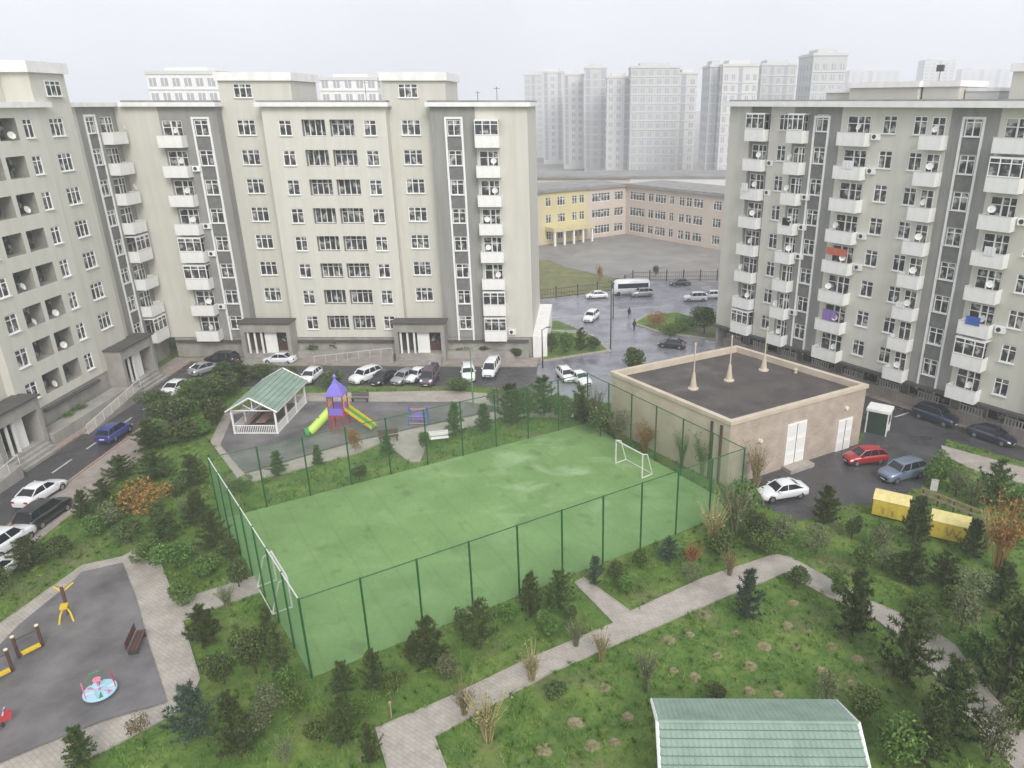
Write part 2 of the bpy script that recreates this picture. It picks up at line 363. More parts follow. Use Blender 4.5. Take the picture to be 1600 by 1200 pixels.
# ------------------------------------------------------------------ ground, roads, paths
g_ = MB()
g_.box(-900, 900, -60, 2600, -1.0, 0, 'lawn'); struct('ground', g_)
SHEETS = []       # every paved outline, so that grass stays off them
_z = [0.004]
def sheet(name, pts, mt, z=None, thick=None):
    if z is None: _z[0] += .004; z = _z[0]
    SHEETS.append(pts)
    mb = MB()
    if thick: mb.prism(pts, z-thick, z, mt)
    else:
        a = sum(p[0]*q[1]-q[0]*p[1] for p, q in zip(pts, pts[1:]+pts[:1]))
        mb.poly([(x, y, z) for x, y in (pts if a > 0 else pts[::-1])], mt)
    return struct(name, mb)
P = lambda *uv: [G(u, v) for u, v in uv]
# asphalt and built-up land far behind
sheet('far_ground', [(-900, 121), (1, 122), (9, 119.5), (21, 118), (60, 124), (900, 160), (900, 2500), (-900, 2500)], 'far_land')
sheet('road', [(-44.7, 10), (-40.3, 10), (-40.2, 66.5), (-38, 70.6), (-28.9, 70.9), (-15, 70.9), (-9.5, 70.5), (-4.5, 69), (3, 70), (8.5, 73), (8.5, 76.4), (-33.3, 77.0), (-44.7, 78.4)], 'asphalt')
sheet('road', [(-60, 90), (-5.5, 95), (-5.5, 98), (4.2, 84), (3, 80), (-5, 76.6), (-5, 69), (4, 65.5), (15, 74), (25.5, 64.5), (30.5, 70.2), (10.5, 95.5), (24, 104), (70, 112), (120, 140), (-90, 100)], 'asphalt_wet_sheen')
sheet('road', [(-5.2, 74), (9, 74), (9, 91), (-5.2, 91)], 'asphalt_wet_sheen')
# simple wide road strip running past the school
sheet('road', [(-90, 86.0), (-40, 96.5), (-5, 104.5), (6, 108.0), (22, 114.2), (60, 122), (120, 138), (120, 112), (60, 102), (20, 98.5), (10, 96.5), (-5, 94.9), (-40, 95.2)], 'asphalt_wet_sheen')
sheet('road', [(24.8, 58.6), (22.5, 75.6), (31.5, 64.4), (47.0, 44.6), (51, 40), (46.5, 37.5), (36.6, 53.2), (31.8, 58.0), (30.5, 55.6), (25.8, 49.3), (22.0, 47.0), (18.2, 46.6), (15.3, 44.5), (12.7, 46.8), (12.0, 50.4), (23.9, 57.2)], 'asphalt')
# pavements, slightly raised
def inset(pts, d):
    out = []; n = len(pts)
    for i in range(n):
        p, a, b = Vector(pts[i]), Vector(pts[i-1]), Vector(pts[(i+1) % n])
        e1 = (p-a).normalized(); e2 = (b-p).normalized(); n1 = Vector((-e1.y, e1.x)); n2 = Vector((-e2.y, e2.x))
        q = (n1+n2); q = q/max(.35, q.length**2)*2; out.append(tuple(p+q*d))
    return out
def slab(name, pts, mt='paving', h=.06, edge=True):
    _z[0] += .0015; z = h+_z[0]
    if edge:
        a = sum(p[0]*q[1]-q[0]*p[1] for p, q in zip(pts, pts[1:]+pts[:1])); c = pts if a > 0 else pts[::-1]
        o = inset(c, -.09); m = MB(); n = len(c)
        for i in range(n):
            j = (i+1) % n; m.hexa([(*o[i], -.1), (*o[j], -.1), (*c[j], -.1), (*c[i], -.1), (*o[i], z+.025), (*o[j], z+.025), (*c[j], z+.025), (*c[i], z+.025)], 'kerb')
        struct('kerb', m)
    return sheet(name, pts, mt, z, .3)
slab('pavement', [(-40.05, 10), (-36.7, 10), (-36.8, 55.5), (-38.3, 64), (-40.05, 66.0)], 'paving_pink', .05, False)
slab('pavement', [(-47.2, 10), (-45.0, 10), (-45.0, 78.6), (-33.3, 77.25), (-5.3, 76.65), (-5.2, 79.6), (-47.2, 79.6)], 'paving_pink', .1, False)
kb = MB(); kb.box(-44.98, -44.74, 10, 78.4, -.2, .13, 'kerb_orange'); struct('kerb', kb)
kb = MB(); kb.box(-40.3, -40.1, 10, 66, -.2, .1, 'kerb_orange'); struct('kerb', kb)
# play area left below: rubber surface with a paved border
pgb = P((-60, 1020), (130, 885), (190, 872), (222, 856), (240, 856), (262, 915), (272, 942), (400, 902), (405, 925), (283, 970), (310, 1062), (302, 1085), (282, 1110), (182, 1163), (80, 1215), (-60, 1262))
slab('footpath', pgb, 'paving', .03)
sheet('play_surface', P((-60, 1075), (30, 980), (118, 908), (128, 897), (192, 882), (212, 935), (235, 1015), (262, 1100), (160, 1130), (60, 1170), (-60, 1222)), 'rubber', .16)
# main garden path
slab('footpath', P((590, 1140), (700, 1093), (820, 1035), (962, 975), (900, 912), (912, 905), (985, 958), (1100, 905), (1212, 868), (1235, 873), (1290, 903), (1345, 935), (1440, 975), (1490, 1010), (1545, 1085), (1600, 1148), (1640, 1200), (1585, 1200), (1520, 1130), (1450, 1040), (1375, 972), (1280, 925), (1225, 895), (1120, 938), (970, 1003), (862, 1050), (760, 1105), (676, 1152), (700, 1215), (612, 1215)), 'paving', .03)
# play area behind the court
slab('footpath', P((330, 690), (352, 648), (470, 616), (700, 612), (790, 618), (900, 640), (905, 655), (790, 650), (700, 678), (668, 690), (655, 722), (640, 722), (600, 690), (560, 708), (400, 752), (378, 755)), 'paving', .03)
sheet('play_surface', P((345, 697), (365, 650), (475, 629), (600, 630), (730, 630), (790, 640), (720, 655), (640, 672), (560, 690), (383, 742)), 'rubber', .17)
# paving by the containers and beyond
slab('footpath', P((1472, 698), (1600, 733), (1680, 760), (1680, 800), (1600, 757), (1520, 735), (1475, 712)), 'paving', .04)
# traffic island and kerbs near the junction
def island(pts, label, cut):
    mb = MB(); mb.prism(pts, -.2, .14, 'kerb'); struct('kerb', mb); SHEETS.append(pts)
    c = (sum(p[0] for p in pts)/len(pts), sum(p[1] for p in pts)/len(pts))
    q = [(c[0]+(p[0]-c[0])*cut, c[1]+(p[1]-c[1])*cut) for p in pts]
    mb = MB(); mb.prism(q, 0, .16, 'lawn'); struct('verge', mb)
island([(-5, 78.2), (3.2, 82.2), (1.0, 88.8), (-5.6, 91.0)], 'a', .9)
island([(6.3, 93.8), (9.6, 89.6), (17.2, 86.0), (18.5, 92.5), (13, 99.5), (8.5, 98.0)], 'b', .92)
sheet('forecourt', [(16.0, 83.7), (18.5, 85.5), (48, 47), (46.5, 45.1)], 'paving_pink', .13, .3)
# school yard
sheet('school_yard', [(-20, 135), (-7, 136), (-2, 128), (5, 121), (9, 119.3), (21, 117.5), (45, 124), (45, 160), (9, 170), (-20, 165)], 'yard')
sheet('verge', [(-60, 106), (-16, 104.2), (-7.5, 106.4), (-1, 109.4), (4.6, 112.3), (5, 120.8), (-2, 127.8), (-7, 135.8), (-60, 136)], 'verge_dry')
sheet('sports_ground', P((880, 418), (955, 430), (1100, 405), (1060, 388), (970, 376), (900, 395)), 'sport_grey')
# painted lane marks on the left road
for y in (15, 21, 27, 33, 39, 47.5, 51.7, 56, 60.3, 64.5, 69):
    struct('lane_mark', MB().box(-42.55, -42.4, y, y+2.4, .0, .0175, 'paint_white'))
for u, v, u2, v2 in ((1398, 652, 1420, 645), (1470, 640, 1500, 650), (850, 497, 915, 493), (965, 485, 1045, 478)):
    a, b = G(u, v), G(u2, v2); d = Vector((b[0]-a[0], b[1]-a[1])).normalized(); nn = Vector((-d.y, d.x))*.08
    struct('lane_mark', MB().prism([(a[0]+nn.x, a[1]+nn.y), (b[0]+nn.x, b[1]+nn.y), (b[0]-nn.x, b[1]-nn.y), (a[0]-nn.x, a[1]-nn.y)], 0, .034, 'paint_white'))

# ------------------------------------------------------------------ football court
FL = (-14.0, 29.5); FR = (11.3, 46.2); BR = (0.3, 61.4); BL = G(345, 812)
sheet('court_surface', [FL, FR, BR, BL], 'court', .045, .2)
CH = 4.9
# white field lines, faint
def lerp(a, b, t): return (a[0]+(b[0]-a[0])*t, a[1]+(b[1]-a[1])*t)
cf = thing('court_fence', 'tall green wire mesh fence round the football court, on green posts', 'fence')
rails = MB()
sides = ((FL, FR, 10), (FR, BR, 6), (BR, BL, 10), (BL, FL, 7))
for a, b, n in sides:
    L = math.dist(a, b); ang = math.atan2(b[1]-a[1], b[0]-a[0]); bay = L/n
    wm = MB(); st = .18; wr = .0048
    k = -CH
    while k < bay:                       # one set of diagonals and its mirror
        for sgn in (1, -1):
            x0, z0, x1, z1 = k, 0.05, k+CH, CH-.03
            if x0 < 0: z0 += -x0; x0 = 0
            if x1 > bay: z1 -= x1-bay; x1 = bay
            if x1-x0 > .1:
                if sgn < 0: x0, x1 = bay-x0, bay-x1
                wm.tube((x0, 0, z0), (x1, 0, z1), wr, 'wire_green', n=3, caps=False)
        k += st
    me = wm.mesh('mesh_panel'); pm = None
    for i in range(n):
        p = lerp(a, b, i/n); q = lerp(a, b, (i+1)/n)
        put('mesh_panel', me, cf, (p[0], p[1], .02), ang)
        if pm is None: pm = MB().tube((0, 0, 0), (0, 0, CH+.05), .06, 'steel_green', n=8).mesh('post')
        put('post', pm, cf, (p[0], p[1], 0))
        tr = MB(); tr.tube((p[0], p[1], CH), (q[0], q[1], CH), .035, 'white_steel' if a == BL else 'steel_green', n=6); tr.build('top_rail', cf)
# goals
def goal(loc, rz, label):
    t = thing('football_goal', label, 'goal', (loc[0], loc[1], .05), rz, 'football goals on the green court')
    w, h, d = 1.6, 2.1, 1.1
    for s in (-1, 1): MB().tube((0, s*w, 0), (0, s*w, h), .055, 'white_steel', n=8).build('post', t)
    MB().tube((0, -w-.05, h), (0, w+.05, h), .055, 'white_steel', n=8).build('crossbar', t)
    for s in (-1, 1): MB().path([(0, s*w, h), (d*.45, s*w, h*.92), (d, s*w, .04), (0, s*w, .04)], .045, 'white_steel').build('side_frame', t)
    MB().tube((d, -w, .04), (d, w, .04), .035, 'white_steel').build('ground_bar', t)
goal((3.55, 52.0), R(37.7), 'white goal frame at the far right end of the green court')
goal((-18.05, 36.35), R(217), 'white goal frame at the near left end of the green court, behind the mesh')
# ------------------------------------------------------------------ apartment blocks
def wall_with_holes(mb, x0, x1, z0, z1, y, holes, mt, inner, yb):
    """front face at y with rectangular openings (a, b, c, d, depth); the box runs back to yb"""
    xs = sorted({x0, x1, *[h[0] for h in holes], *[h[1] for h in holes]}); zs = sorted({z0, z1, *[h[2] for h in holes], *[h[3] for h in holes]})
    xs = [x for x in xs if x0 <= x <= x1]
    for i in range(len(zs)-1):
        run = None
        for j in range(len(xs)-1):
            cx, cz = (xs[j]+xs[j+1])/2, (zs[i]+zs[i+1])/2
            hole = any(h[0] < cx < h[1] and h[2] < cz < h[3] for h in holes)
            if not hole and run is None: run = xs[j]
            if (hole or j == len(xs)-2) and run is not None:
                xe = xs[j] if hole else xs[j+1]
                mb.poly([(run, y, zs[i]), (xe, y, zs[i]), (xe, y, zs[i+1]), (run, y, zs[i+1])], mt); run = None
    for a, b, c, d, dp in holes:
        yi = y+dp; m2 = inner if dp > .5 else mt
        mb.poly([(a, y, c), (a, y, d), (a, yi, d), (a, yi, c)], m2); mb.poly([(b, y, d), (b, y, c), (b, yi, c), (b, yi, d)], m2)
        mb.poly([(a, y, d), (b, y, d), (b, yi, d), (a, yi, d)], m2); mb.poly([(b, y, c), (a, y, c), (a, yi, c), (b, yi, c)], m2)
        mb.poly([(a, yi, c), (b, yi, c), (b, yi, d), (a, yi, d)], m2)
    mb.poly([(x0, y, z0), (x0, y, z1), (x0, yb, z1), (x0, yb, z0)], mt); mb.poly([(x1, y, z1), (x1, y, z0), (x1, yb, z0), (x1, yb, z1)], mt)
    mb.poly([(x0, yb, z0), (x0, yb, z1), (x1, yb, z1), (x1, yb, z0)], mt); mb.poly([(x0, y, z1), (x1, y, z1), (x1, yb, z1), (x0, yb, z1)], 'roof_grey')
_wm = {}
def win_mesh(w, h, nb, split):
    k = (round(w, 2), round(h, 2), nb, split)
    if k in _wm: return _wm[k]
    f = MB(); t = .075; d = .07
    f.box(0, w, 0, d, 0, t, 'white_frame').box(0, w, 0, d, h-t, h, 'white_frame').box(0, t, 0, d, t, h-t, 'white_frame').box(w-t, w, 0, d, t, h-t, 'white_frame')
    for i in range(1, nb):
        x = w*i/nb; f.box(x-.05, x+.05, .002, d-.002, t, h-t, 'white_frame')
    if split: f.box(t, w-t, .008, d-.008, h*.72-.035, h*.72+.035, 'white_frame')
    p = MB().box(t, w-t, .03, .045, t, h-t, 'pane')
    _wm[k] = (f.mesh('window'), p.mesh('pane')); return _wm[k]
SILL = {}
def window(b, x0, x1, z0, z1, y, nb=2, split=True, sill=True):
    w, h = x1-x0, z1-z0; fm, pmh = win_mesh(w, h, nb, split)
    o = put('window', fm, b, (x0, y, z0)); put('pane', pmh, o)
    if sill:
        k = round(w, 2)
        if k not in SILL: SILL[k] = MB().box(-.05, w+.05, -.2, .03, -.05, -.005, 'white_frame').mesh('sill')
        put('sill', SILL[k], o)
    return o
dish_me = MB().lathe([(.03, 0), (.21, .04), (.32, .10), (.315, .11), (.2, .055), (.02, .03)], 'white_steel', n=12).tube((0, 0, .03), (0, .05, .33), .015, 'white_steel', n=4).mesh('satellite_dish')
ac_me = MB().box(0, .8, -.32, 0, 0, .55, 'white_frame').tube((.3, -.34, .28), (.3, -.32, .28), .2, 'dark_steel', n=10).mesh('air_conditioner')
def dish(b, x, y, z):
    o = put('satellite_dish', dish_me, b, (x, y, z)); o.rotation_euler = (R(70), 0, R(rnd.uniform(-25, 25))); return o
_bm = {}
def balcony_mesh(w, pr):
    k = (round(w, 2), pr)
    if k in _bm: return _bm[k]
    m = MB(); m.box(0, w, -pr, 0, -.18, .0, 'white_wall')
    m.box(0, w, -pr, -pr+.1, 0, 1.0, 'white_wall').box(0, .1, -pr+.1, 0, 0, 1.0, 'white_wall').box(w-.1, w, -pr+.1, 0, 0, 1.0, 'white_wall')
    m.box(-.02, w+.02, -pr-.02, -pr+.12, 1.0, 1.05, 'beige_light')
    _bm[k] = m.mesh('balcony'); return _bm[k]

def facade(b, x0, x1, y, z0, z1, mt, cols, F0, yb=14, nfl=8, skip=(), name='wall', cornice=None, z_extra=()):
    """cols: (kind, a, b[, option])"""
    holes = []
    for c in cols:
        k, a, e = c[:3]
        for i in range(nfl):
            F = F0-3*i
            if (k, i) in skip: continue
            if k in ('w2', 'w3', 'st'): holes.append((a, e, F+.95, F+2.5, .12))
            elif k == 'log': holes.append((a, e, F+.9, F+2.55, .75))
            elif k == 'lopen': holes.append((a, e, F+.85, F+2.6, 1.15))
            elif k == 'bal':
                holes.append((a+.25, e-.25, F+.05, F+2.45, .12))
    holes += [tuple(q) for q in z_extra]
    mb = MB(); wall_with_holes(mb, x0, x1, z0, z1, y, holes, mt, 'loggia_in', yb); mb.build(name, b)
    for c in cols:
        k, a, e = c[:3]; opt = c[3] if len(c) > 3 else None
        for i in range(nfl):
            F = F0-3*i
            if (k, i) in skip: continue
            if k == 'w2': window(b, a, e, F+.95, F+2.5, y+.05, 2)
            elif k == 'st': window(b, a, e, F+.95, F+2.5, y+.05, 2)
            elif k == 'w3': window(b, a, e, F+.95, F+2.5, y+.05, 3)
            elif k == 'log':
                window(b, a, e, F+.9, F+2.55, y+.62, 4, rnd.random() < .5, sill=False)
            elif k == 'lopen':
                wd = (e-a)
                window(b, a+.15, a+wd*.55, F+1.0, F+2.35, y+1.15-.071, 2, sill=False)
                MB().box(a+wd*.62, a+wd*.95, y+1.15-.06, y+1.148, F+.86, F+2.35, 'pane').build('door', b)
                if rnd.random() < .7: dish(b, a+rnd.uniform(.5, wd-.5), y+rnd.uniform(-.15, .3), F+1.25)
            elif k == 'bal':
                w = e-a-.5
                window(b, a+.25, a+.25+w*.45, F+.05, F+2.45, y+.05, 1, True, sill=False)
                window(b, a+.25+w*.45, a+.25+w, F+.05, F+2.45, y+.05, 2, True, sill=False)
                put('balcony', balcony_mesh(e-a, 1.1), b, (a, y-.003, F))
                q = rnd.random()
                if rnd.random() < .14 or (b.name.endswith('.002') and a > 28 and i == 1):
                    window(b, a+.02, e-.02, F+1.06, F+2.5, y-1.09, 3, True, sill=False)
                    MB().box(a+.02, e-.02, y-1.09, y-.01, F+2.5, F+2.58, 'white_frame').build('balcony_roof', b)
                elif q < .6: dish(b, a+(e-a)*rnd.choice((.35, .75, .85)), y-1.0, F+1.5)
                if rnd.random() < .3: put('air_conditioner', ac_me, b, (e+.15, y-.004, F+.4))
    if cornice:
        MB().box(x0-cornice, x1+cornice, y-.55, yb+.1, z1, z1+.42, 'white_wall').box(x0-cornice+.15, x1+cornice-.15, y-.4, yb, z1+.42, z1+.62, 'white_wall').build('cornice', b)

def surround(b, x0, x1, y, z0, z1, F0, n=8, mt='white_frame'):
    MB().box(x0, x0+.2, y-.09, y-.002, z0, z1, mt).box(x1-.2, x1, y-.09, y-.002, z0, z1, mt).box(x0+.2, x1-.2, y-.09, y-.002, z1-.2, z1, mt).build('surround', b)
    for i in range(n):
        F = F0-3*i
        zt = F+.9; zb = F-.4
        if zb < z0: continue
        MB().box(x0+.2, x1-.2, y-.03, y-.002, zb, zt, 'dark_panel').box(x0+.2, x1-.2, y-.05, y-.002, zt, zt+.04, mt).build('panel', b)

def entrance(b, x0, x1, y, top=4.7):
    """canopy house in front of the stair tower: grey frame, white glazed screen, dark doorway"""
    yf = y-1.9; w = x1-x0
    m = MB(); m.box(x0, x1, yf, y-.002, top-1.15, top-.15, 'plinth').box(x0-.15, x1+.15, yf-.2, y-.002, top-.15, top, 'dark_slab'); m.build('canopy', b)
    for xa_ in (x0, x1-.45): MB().box(xa_, xa_+.45, yf, y-.002, 0, top-1.15, 'plinth').build('side_wall', b)
    m = MB()
    for k in range(4): m.box(x0+.45, x1-.45, yf-.35*(4-k)+.3, y-.4, k*.25+.0, (k+1)*.25, 'plinth')
    m.build('steps', b)
    for k in range(3): MB().box(x0+.6+k*.75, x0+.6+k*.75+.2, yf+.25, yf+.4, 1.0, top-1.15, 'white_wall').build('white_post', b)
    MB().box(x0+.45+w*.36, x0+.45+w*.60, yf+.5, yf+.62, 1.0, top-1.15, 'white_wall').build('white_screen', b)
    d = MB().box(x1-.45-w*.26, x1-.5, y-.5, y-.4, 1.0, 3.2, 'brown').build('door', b)
    MB().box(x1-.45-w*.26+.15, x1-.65, y-.53, y-.501, 1.9, 2.9, 'pane').build('pane', d)
    MB().box(x0+.46, x1-.46, y-.38, y-.004, 1.0, top-1.2, 'dark_slab').build('back_wall', b)

def ramp(b, x0, x1, y, h):
    """long wheelchair ramp with a thin rail, along the plinth"""
    m = MB(); m.side([(x0, 0), (x1, 0), (x1, h), ], y-1.2, y, 'plinth') ; m.build('ramp', b)
    r = MB(); r.tube((x0, y-1.15, .9), (x1, y-1.15, h+.9), .03, 'white_steel', n=4)
    for k in range(8):
        t = k/7; x = x0+(x1-x0)*t; r.tube((x, y-1.15, h*t), (x, y-1.15, h*t+.9), .025, 'white_steel', n=4)
    r.build('handrail', b)

# ---- middle block, facing the camera
mid = thing('apartment_block', 'beige nine storey block straight ahead behind the parked cars, grey at both ends', 'apartment block', (0, 80.2, 0))
F0 = 23.4; TOP = 27.2
facade(mid, -52, -44.0, 0, 2.4, TOP, 'beige', [], F0)
facade(mid, -44.0, -38.0, .02, 2.4, TOP, 'grey_wall', [('bal', -44.1+.05, -41.5), ('st', -40.45, -39.05)], F0)
surround(mid, -40.7, -38.8, .02, 2.0, 26.2, F0)
facade(mid, -38.0, -33.3, 1.3, 2.4, 27.6, 'beige', [('w3', -36.6, -34.7)], F0, skip=(('w3', 7),))
facade(mid, -33.3, -20.5, 0, 2.4, TOP, 'beige_light', [('w2', -31.7, -30.4), ('log', -29.3, -26.9), ('log', -26.4, -23.9), ('w2', -22.9, -21.6)], F0)
facade(mid, -20.5, -15.9, 1.3, 2.4, 27.6, 'beige', [('w3', -19.3, -17.3)], F0, skip=(('w3', 7),))
facade(mid, -15.9, -11.3, 0, 2.4, TOP, 'grey_wall', [('st', -14.25, -12.85)], F0)
facade(mid, -11.3, -5.9, .02, 2.4, TOP, 'beige', [('bal', -11.3, -8.8)], F0)
surround(mid, -14.5, -12.6, 0, 2.0, 26.2, F0)
for a, e, y in ((-47.6, -37.7, -.55), (-33.75, -20.1, -.55), (-16.3, -5.5, -.55)):
    MB().box(a, e, y, 14.2, TOP, TOP+.42, 'white_wall').box(a+.2, e-.2, y+.2, 14.0, TOP+.42, TOP+.6, 'roof_grey').build('cornice', mid)
for a, e in ((-37.9, -30.4), (-20.9, -14.4)):   # stair penthouses
    m = MB(); wall_with_holes(m, a, e, 27.6, 29.7, 1.3, [((a+1.5 if a < -30 else a+1.6), (a+3.4 if a < -30 else a+3.6), 28.05, 29.4, .12)], 'beige', 'beige', 9)
    m.box(a-.25, e+.25, 1.0, 9.3, 29.7, 30.5, 'white_wall'); m.build('penthouse', mid)
    x = a+1.5 if a < -30 else a+1.6
    window(mid, x, x+(1.9 if a < -30 else 2.0), 28.05, 29.4, 1.35, 3)
m = MB(); m.box(-47.2, -38.0, .1, 14, 0, 2.4, 'plinth').box(-33.3, -20.5, .1, 14, 0, 2.4, 'plinth').box(-15.9, -5.9, .1, 14, 0, 2.4, 'plinth').box(-38, -33.3, 1.4, 14, 0, 2.4, 'plinth').box(-20.5, -15.9, 1.4, 14, 0, 2.4, 'plinth')
m.build('plinth', mid)
m = MB()
for a, e in ((-47.0, -38.2), (-33.1, -20.7), (-15.7, -6.4)): m.box(a, e, -.25, .098, 1.85, 2.05, 'dark_slab')
m.build('ledge', mid)
m = MB()
for a, e in ((-33.1, -20.7), (-15.7, -6.4)):
    m.box(a, e, -.9, .098, 0, .9, 'plinth')
m.build('planter_wall', mid)
entrance(mid, -38.6, -33.0, 0); entrance(mid, -21.4, -15.7, 0)
ramp(mid, -30.5, -21.6, -1.3, 1.0)
m = MB().box(-5.9, -4.3, -.3, 14, 0, 2.6, 'white_wall'); m.build('end_wall', mid)
for x, y, h in ((-9.5, 5, 1.6), (-24, 6, 2.2), (-12, 8, 1.2)):
    MB().tube((x, y, 27.6), (x, y, 27.6+h), .03, 'dark_steel', n=4).tube((x-.3, y, 27.4+h), (x+.3, y, 27.4+h), .02, 'dark_steel', n=4).build('aerial', mid)

# ---- left block, running towards the camera
lef = thing('apartment_block', 'long beige block on the left with open dark loggias, seen at a sharp angle', 'apartment block', (-47.3, 0, 0), R(90))
F0 = 23.8; T = 27.2
facade(lef, 8, 14.0, 0, 2.8, T, 'beige_light', [('lopen', 9.3, 11.4)], F0)
facade(lef, 20, 33.5, 0, 2.8, T, 'beige_light', [('w2', 21, 22.3), ('lopen', 23.4, 25.6), ('lopen', 26.1, 28.3), ('w2', 29.4, 30.6)], F0)
facade(lef, 33.5, 38.2, .7, 2.8, 30.2, 'beige', [('w3', 34.8, 36.7)], F0, skip=(('w3', 7),))
facade(lef, 38.2, 51.5, 0, 2.8, T, 'beige_light', [('w2', 39.2, 40.5), ('lopen', 42.0, 44.2), ('lopen', 44.7, 46.9), ('w2', 48.2, 49.4)], F0)
facade(lef, 51.5, 56.2, .7, 2.8, 30.2, 'beige', [('w3', 52.8, 54.6)], F0, skip=(('w3', 7),))
facade(lef, 56.2, 67.3, 0, 2.8, T, 'beige_light', [('w2', 57.4, 58.7), ('lopen', 59.5, 61.7), ('lopen', 62.2, 64.4), ('w2', 65.2, 66.3)], F0)
facade(lef, 67.3, 71.9, .02, 2.8, 30.0, 'beige', [('w3', 68.5, 70.3)], F0, skip=(('w3', 7),))
facade(lef, 71.9, 74.0, 1.1, 2.8, T, 'beige', [], F0)
facade(lef, 74.0, 81.5, 1.12, 2.8, T, 'grey_wall', [('st', 75.2, 76.5), ('bal', 77.2, 79.7)], F0)
surround(lef, 74.95, 76.75, 1.12, 2.4, 26.5, F0)
for a, e in ((20, 33.4), (38.4, 51.4), (56.3, 68.6)): MB().box(a, e, -.5, 12, T, T+.45, 'white_wall').build('cornice', lef)
MB().box(72.1, 80.0, .6, 12, T, T+.4, 'white_wall').build('cornice', lef)
for a, e in ((33.3, 38.4), (51.3, 56.4), (66.9, 72.2)): MB().box(a, e, -.3, 9, 30.0 if a > 60 else 30.2, 30.9, 'white_wall').build('penthouse_cap', lef)
m = MB(); wall_with_holes(m, 60, 67.28, T+.45, 30.0, 2.5, [], 'beige', 'beige', 9); m.box(59.8, 66.89, 2.2, 9.2, 30.0, 30.9, 'white_wall'); m.build('penthouse', lef)
window(lef, 69.0, 71.0, 28.1, 29.4, -.06, 3)
MB().box(8, 73.9, .1, 12, 0, 2.8, 'plinth').box(73.9, 81, 1.2, 12, 0, 2.8, 'plinth').build('plinth', lef)
m = MB()
for k in range(17):
    a = 8+k*3.9
    if any(abs(a+1.9-c) < 4.6 for c in (35.8, 53.8, 70.5)): continue
    m.box(a, a+3.7, -.25, .098, 2.3, 2.5, 'dark_slab')
m.build('ledge', lef)
entrance(lef, 33.3, 38.4, .3, 4.9); entrance(lef, 51.3, 56.4, .3, 4.9); entrance(lef, 68.0, 73.6, .3, 4.9)
MB().box(56.6, 67.8, -1.9, -.26, 0, 1.1, 'plinth').build('terrace', lef); MB().box(38.6, 51.1, -1.9, -.26, 0, 1.1, 'plinth').build('terrace', lef)
ramp(lef, 59.0, 67.7, -1.95, 1.1); ramp(lef, 43.0, 51.0, -1.95, 1.1)
MB().tube((73.5, 4, T), (73.5, 4, T+1.7), .6, 'dark_slab', n=10).build('water_tank', lef)

# ---- right block
rgt = thing('apartment_block', 'beige block on the right with stacked white balconies and two dark grey strips', 'apartment block', (15.75, 84, 0), math.atan2(-.786, .62))
F0 = 24.0; T = 27.2
S = 'beige'
facade(rgt, 0, 2.9, 0, 2.9, T, S, [], F0)
facade(rgt, 2.9, 5.5, .25, 2.9, T, 'grey_wall', [('bal', 2.92, 5.35)], F0)
facade(rgt, 5.5, 8.4, 0, 2.9, T, 'beige_light', [('w2', 6.6, 7.7)], F0)
facade(rgt, 8.4, 13.8, 0, 2.9, T, 'grey_wall', [('bal', 8.0+.42, 10.3), ('st', 11.05, 12.35)], F0)
surround(rgt, 10.8, 12.6, 0, 2.4, 26.4, F0)
facade(rgt, 13.8, 24.2, 0, 2.9, T, 'beige_light', [('bal', 14.2, 17.1), ('w2', 18.1, 19.4), ('w2', 21.0, 22.2)], F0)
facade(rgt, 22.3+1.9, 28.2, .02, 2.9, T, 'grey_wall', [('st', 25.5, 26.8)], F0)
for i in range(8):
    F = F0-3*i; o = put('balcony', balcony_mesh(2.0, 1.1), rgt, (22.25, -.003, F)); window(rgt, 22.65, 23.85, F+.2, F+2.45, -.03, 2, True, sill=False)
    if rnd.random() < .6: dish(rgt, 23.6, -1.0, F+1.5)
surround(rgt, 25.2, 27.1, .02, 2.4, 26.5, F0)
facade(rgt, 28.2, 35, 0, 2.9, T, 'beige', [('bal', 28.4, 31.0), ('w2', 31.9, 33.1)], F0)
facade(rgt, 35, 49, -.4, 2.9, T, 'beige_light', [('w2', 36.5, 37.8), ('bal', 39, 41.6), ('w2', 44, 45.3)], F0)
MB().box(-.4, 49.3, -.95, 12.3, T, T+.5, 'white_wall').box(0, 49, -.3, 12, T+.5, T+.65, 'roof_grey').build('cornice', rgt)
m = MB(); m.box(8.9, 11.9, 4.2, 9, T+.66, 28.5, 'beige').box(8.7, 11.95, 4.0, 9.2, 28.5, 28.9, 'white_wall').box(12.0, 19.0, 3.5, 9, T+.66, 28.9, 'beige').box(11.96, 19.2, 3.2, 9.2, 28.9, 29.4, 'white_wall').box(19.2, 22.5, 4, 9, T+.66, 28.9, 'beige').box(19.2, 22.6, 3.8, 9.2, 28.9, 29.4, 'white_wall'); m.build('penthouse', rgt)
m = MB(); m.box(27.6, 45, 2, 8, T+.66, 29.9, 'beige').box(27.4, 45.2, 1.8, 8.2, 29.9, 30.5, 'white_wall'); m.build('penthouse', rgt)
m = MB(); m.box(22.61, 25.5, 5, 8, T+.66, 28.5, 'far_wall').box(22.7, 25.6, 4.9, 8.1, 28.5, 28.8, 'white_wall'); m.build('roof_house', rgt)
m = MB(); m.tube((20.0, 5, 29.4), (20.0, 5, 30.6), .03, 'dark_steel', n=4).box(19.7, 20.3, 4.8, 5.1, 30.2, 30.75, 'dark_slab'); m.build('aerial', rgt)
MB().box(0, 49, 2.0, 12, 0, 2.9, 'plinth').box(0, .4, .1, 1.999, 0, 2.9, 'plinth').box(0, 49, .1, 1.999, 2.7, 2.9, 'dark_slab').build('plinth', rgt)
MB().box(-.1, 35, -.45, .098, 2.65, 2.9, 'dark_slab').build('ledge', rgt)
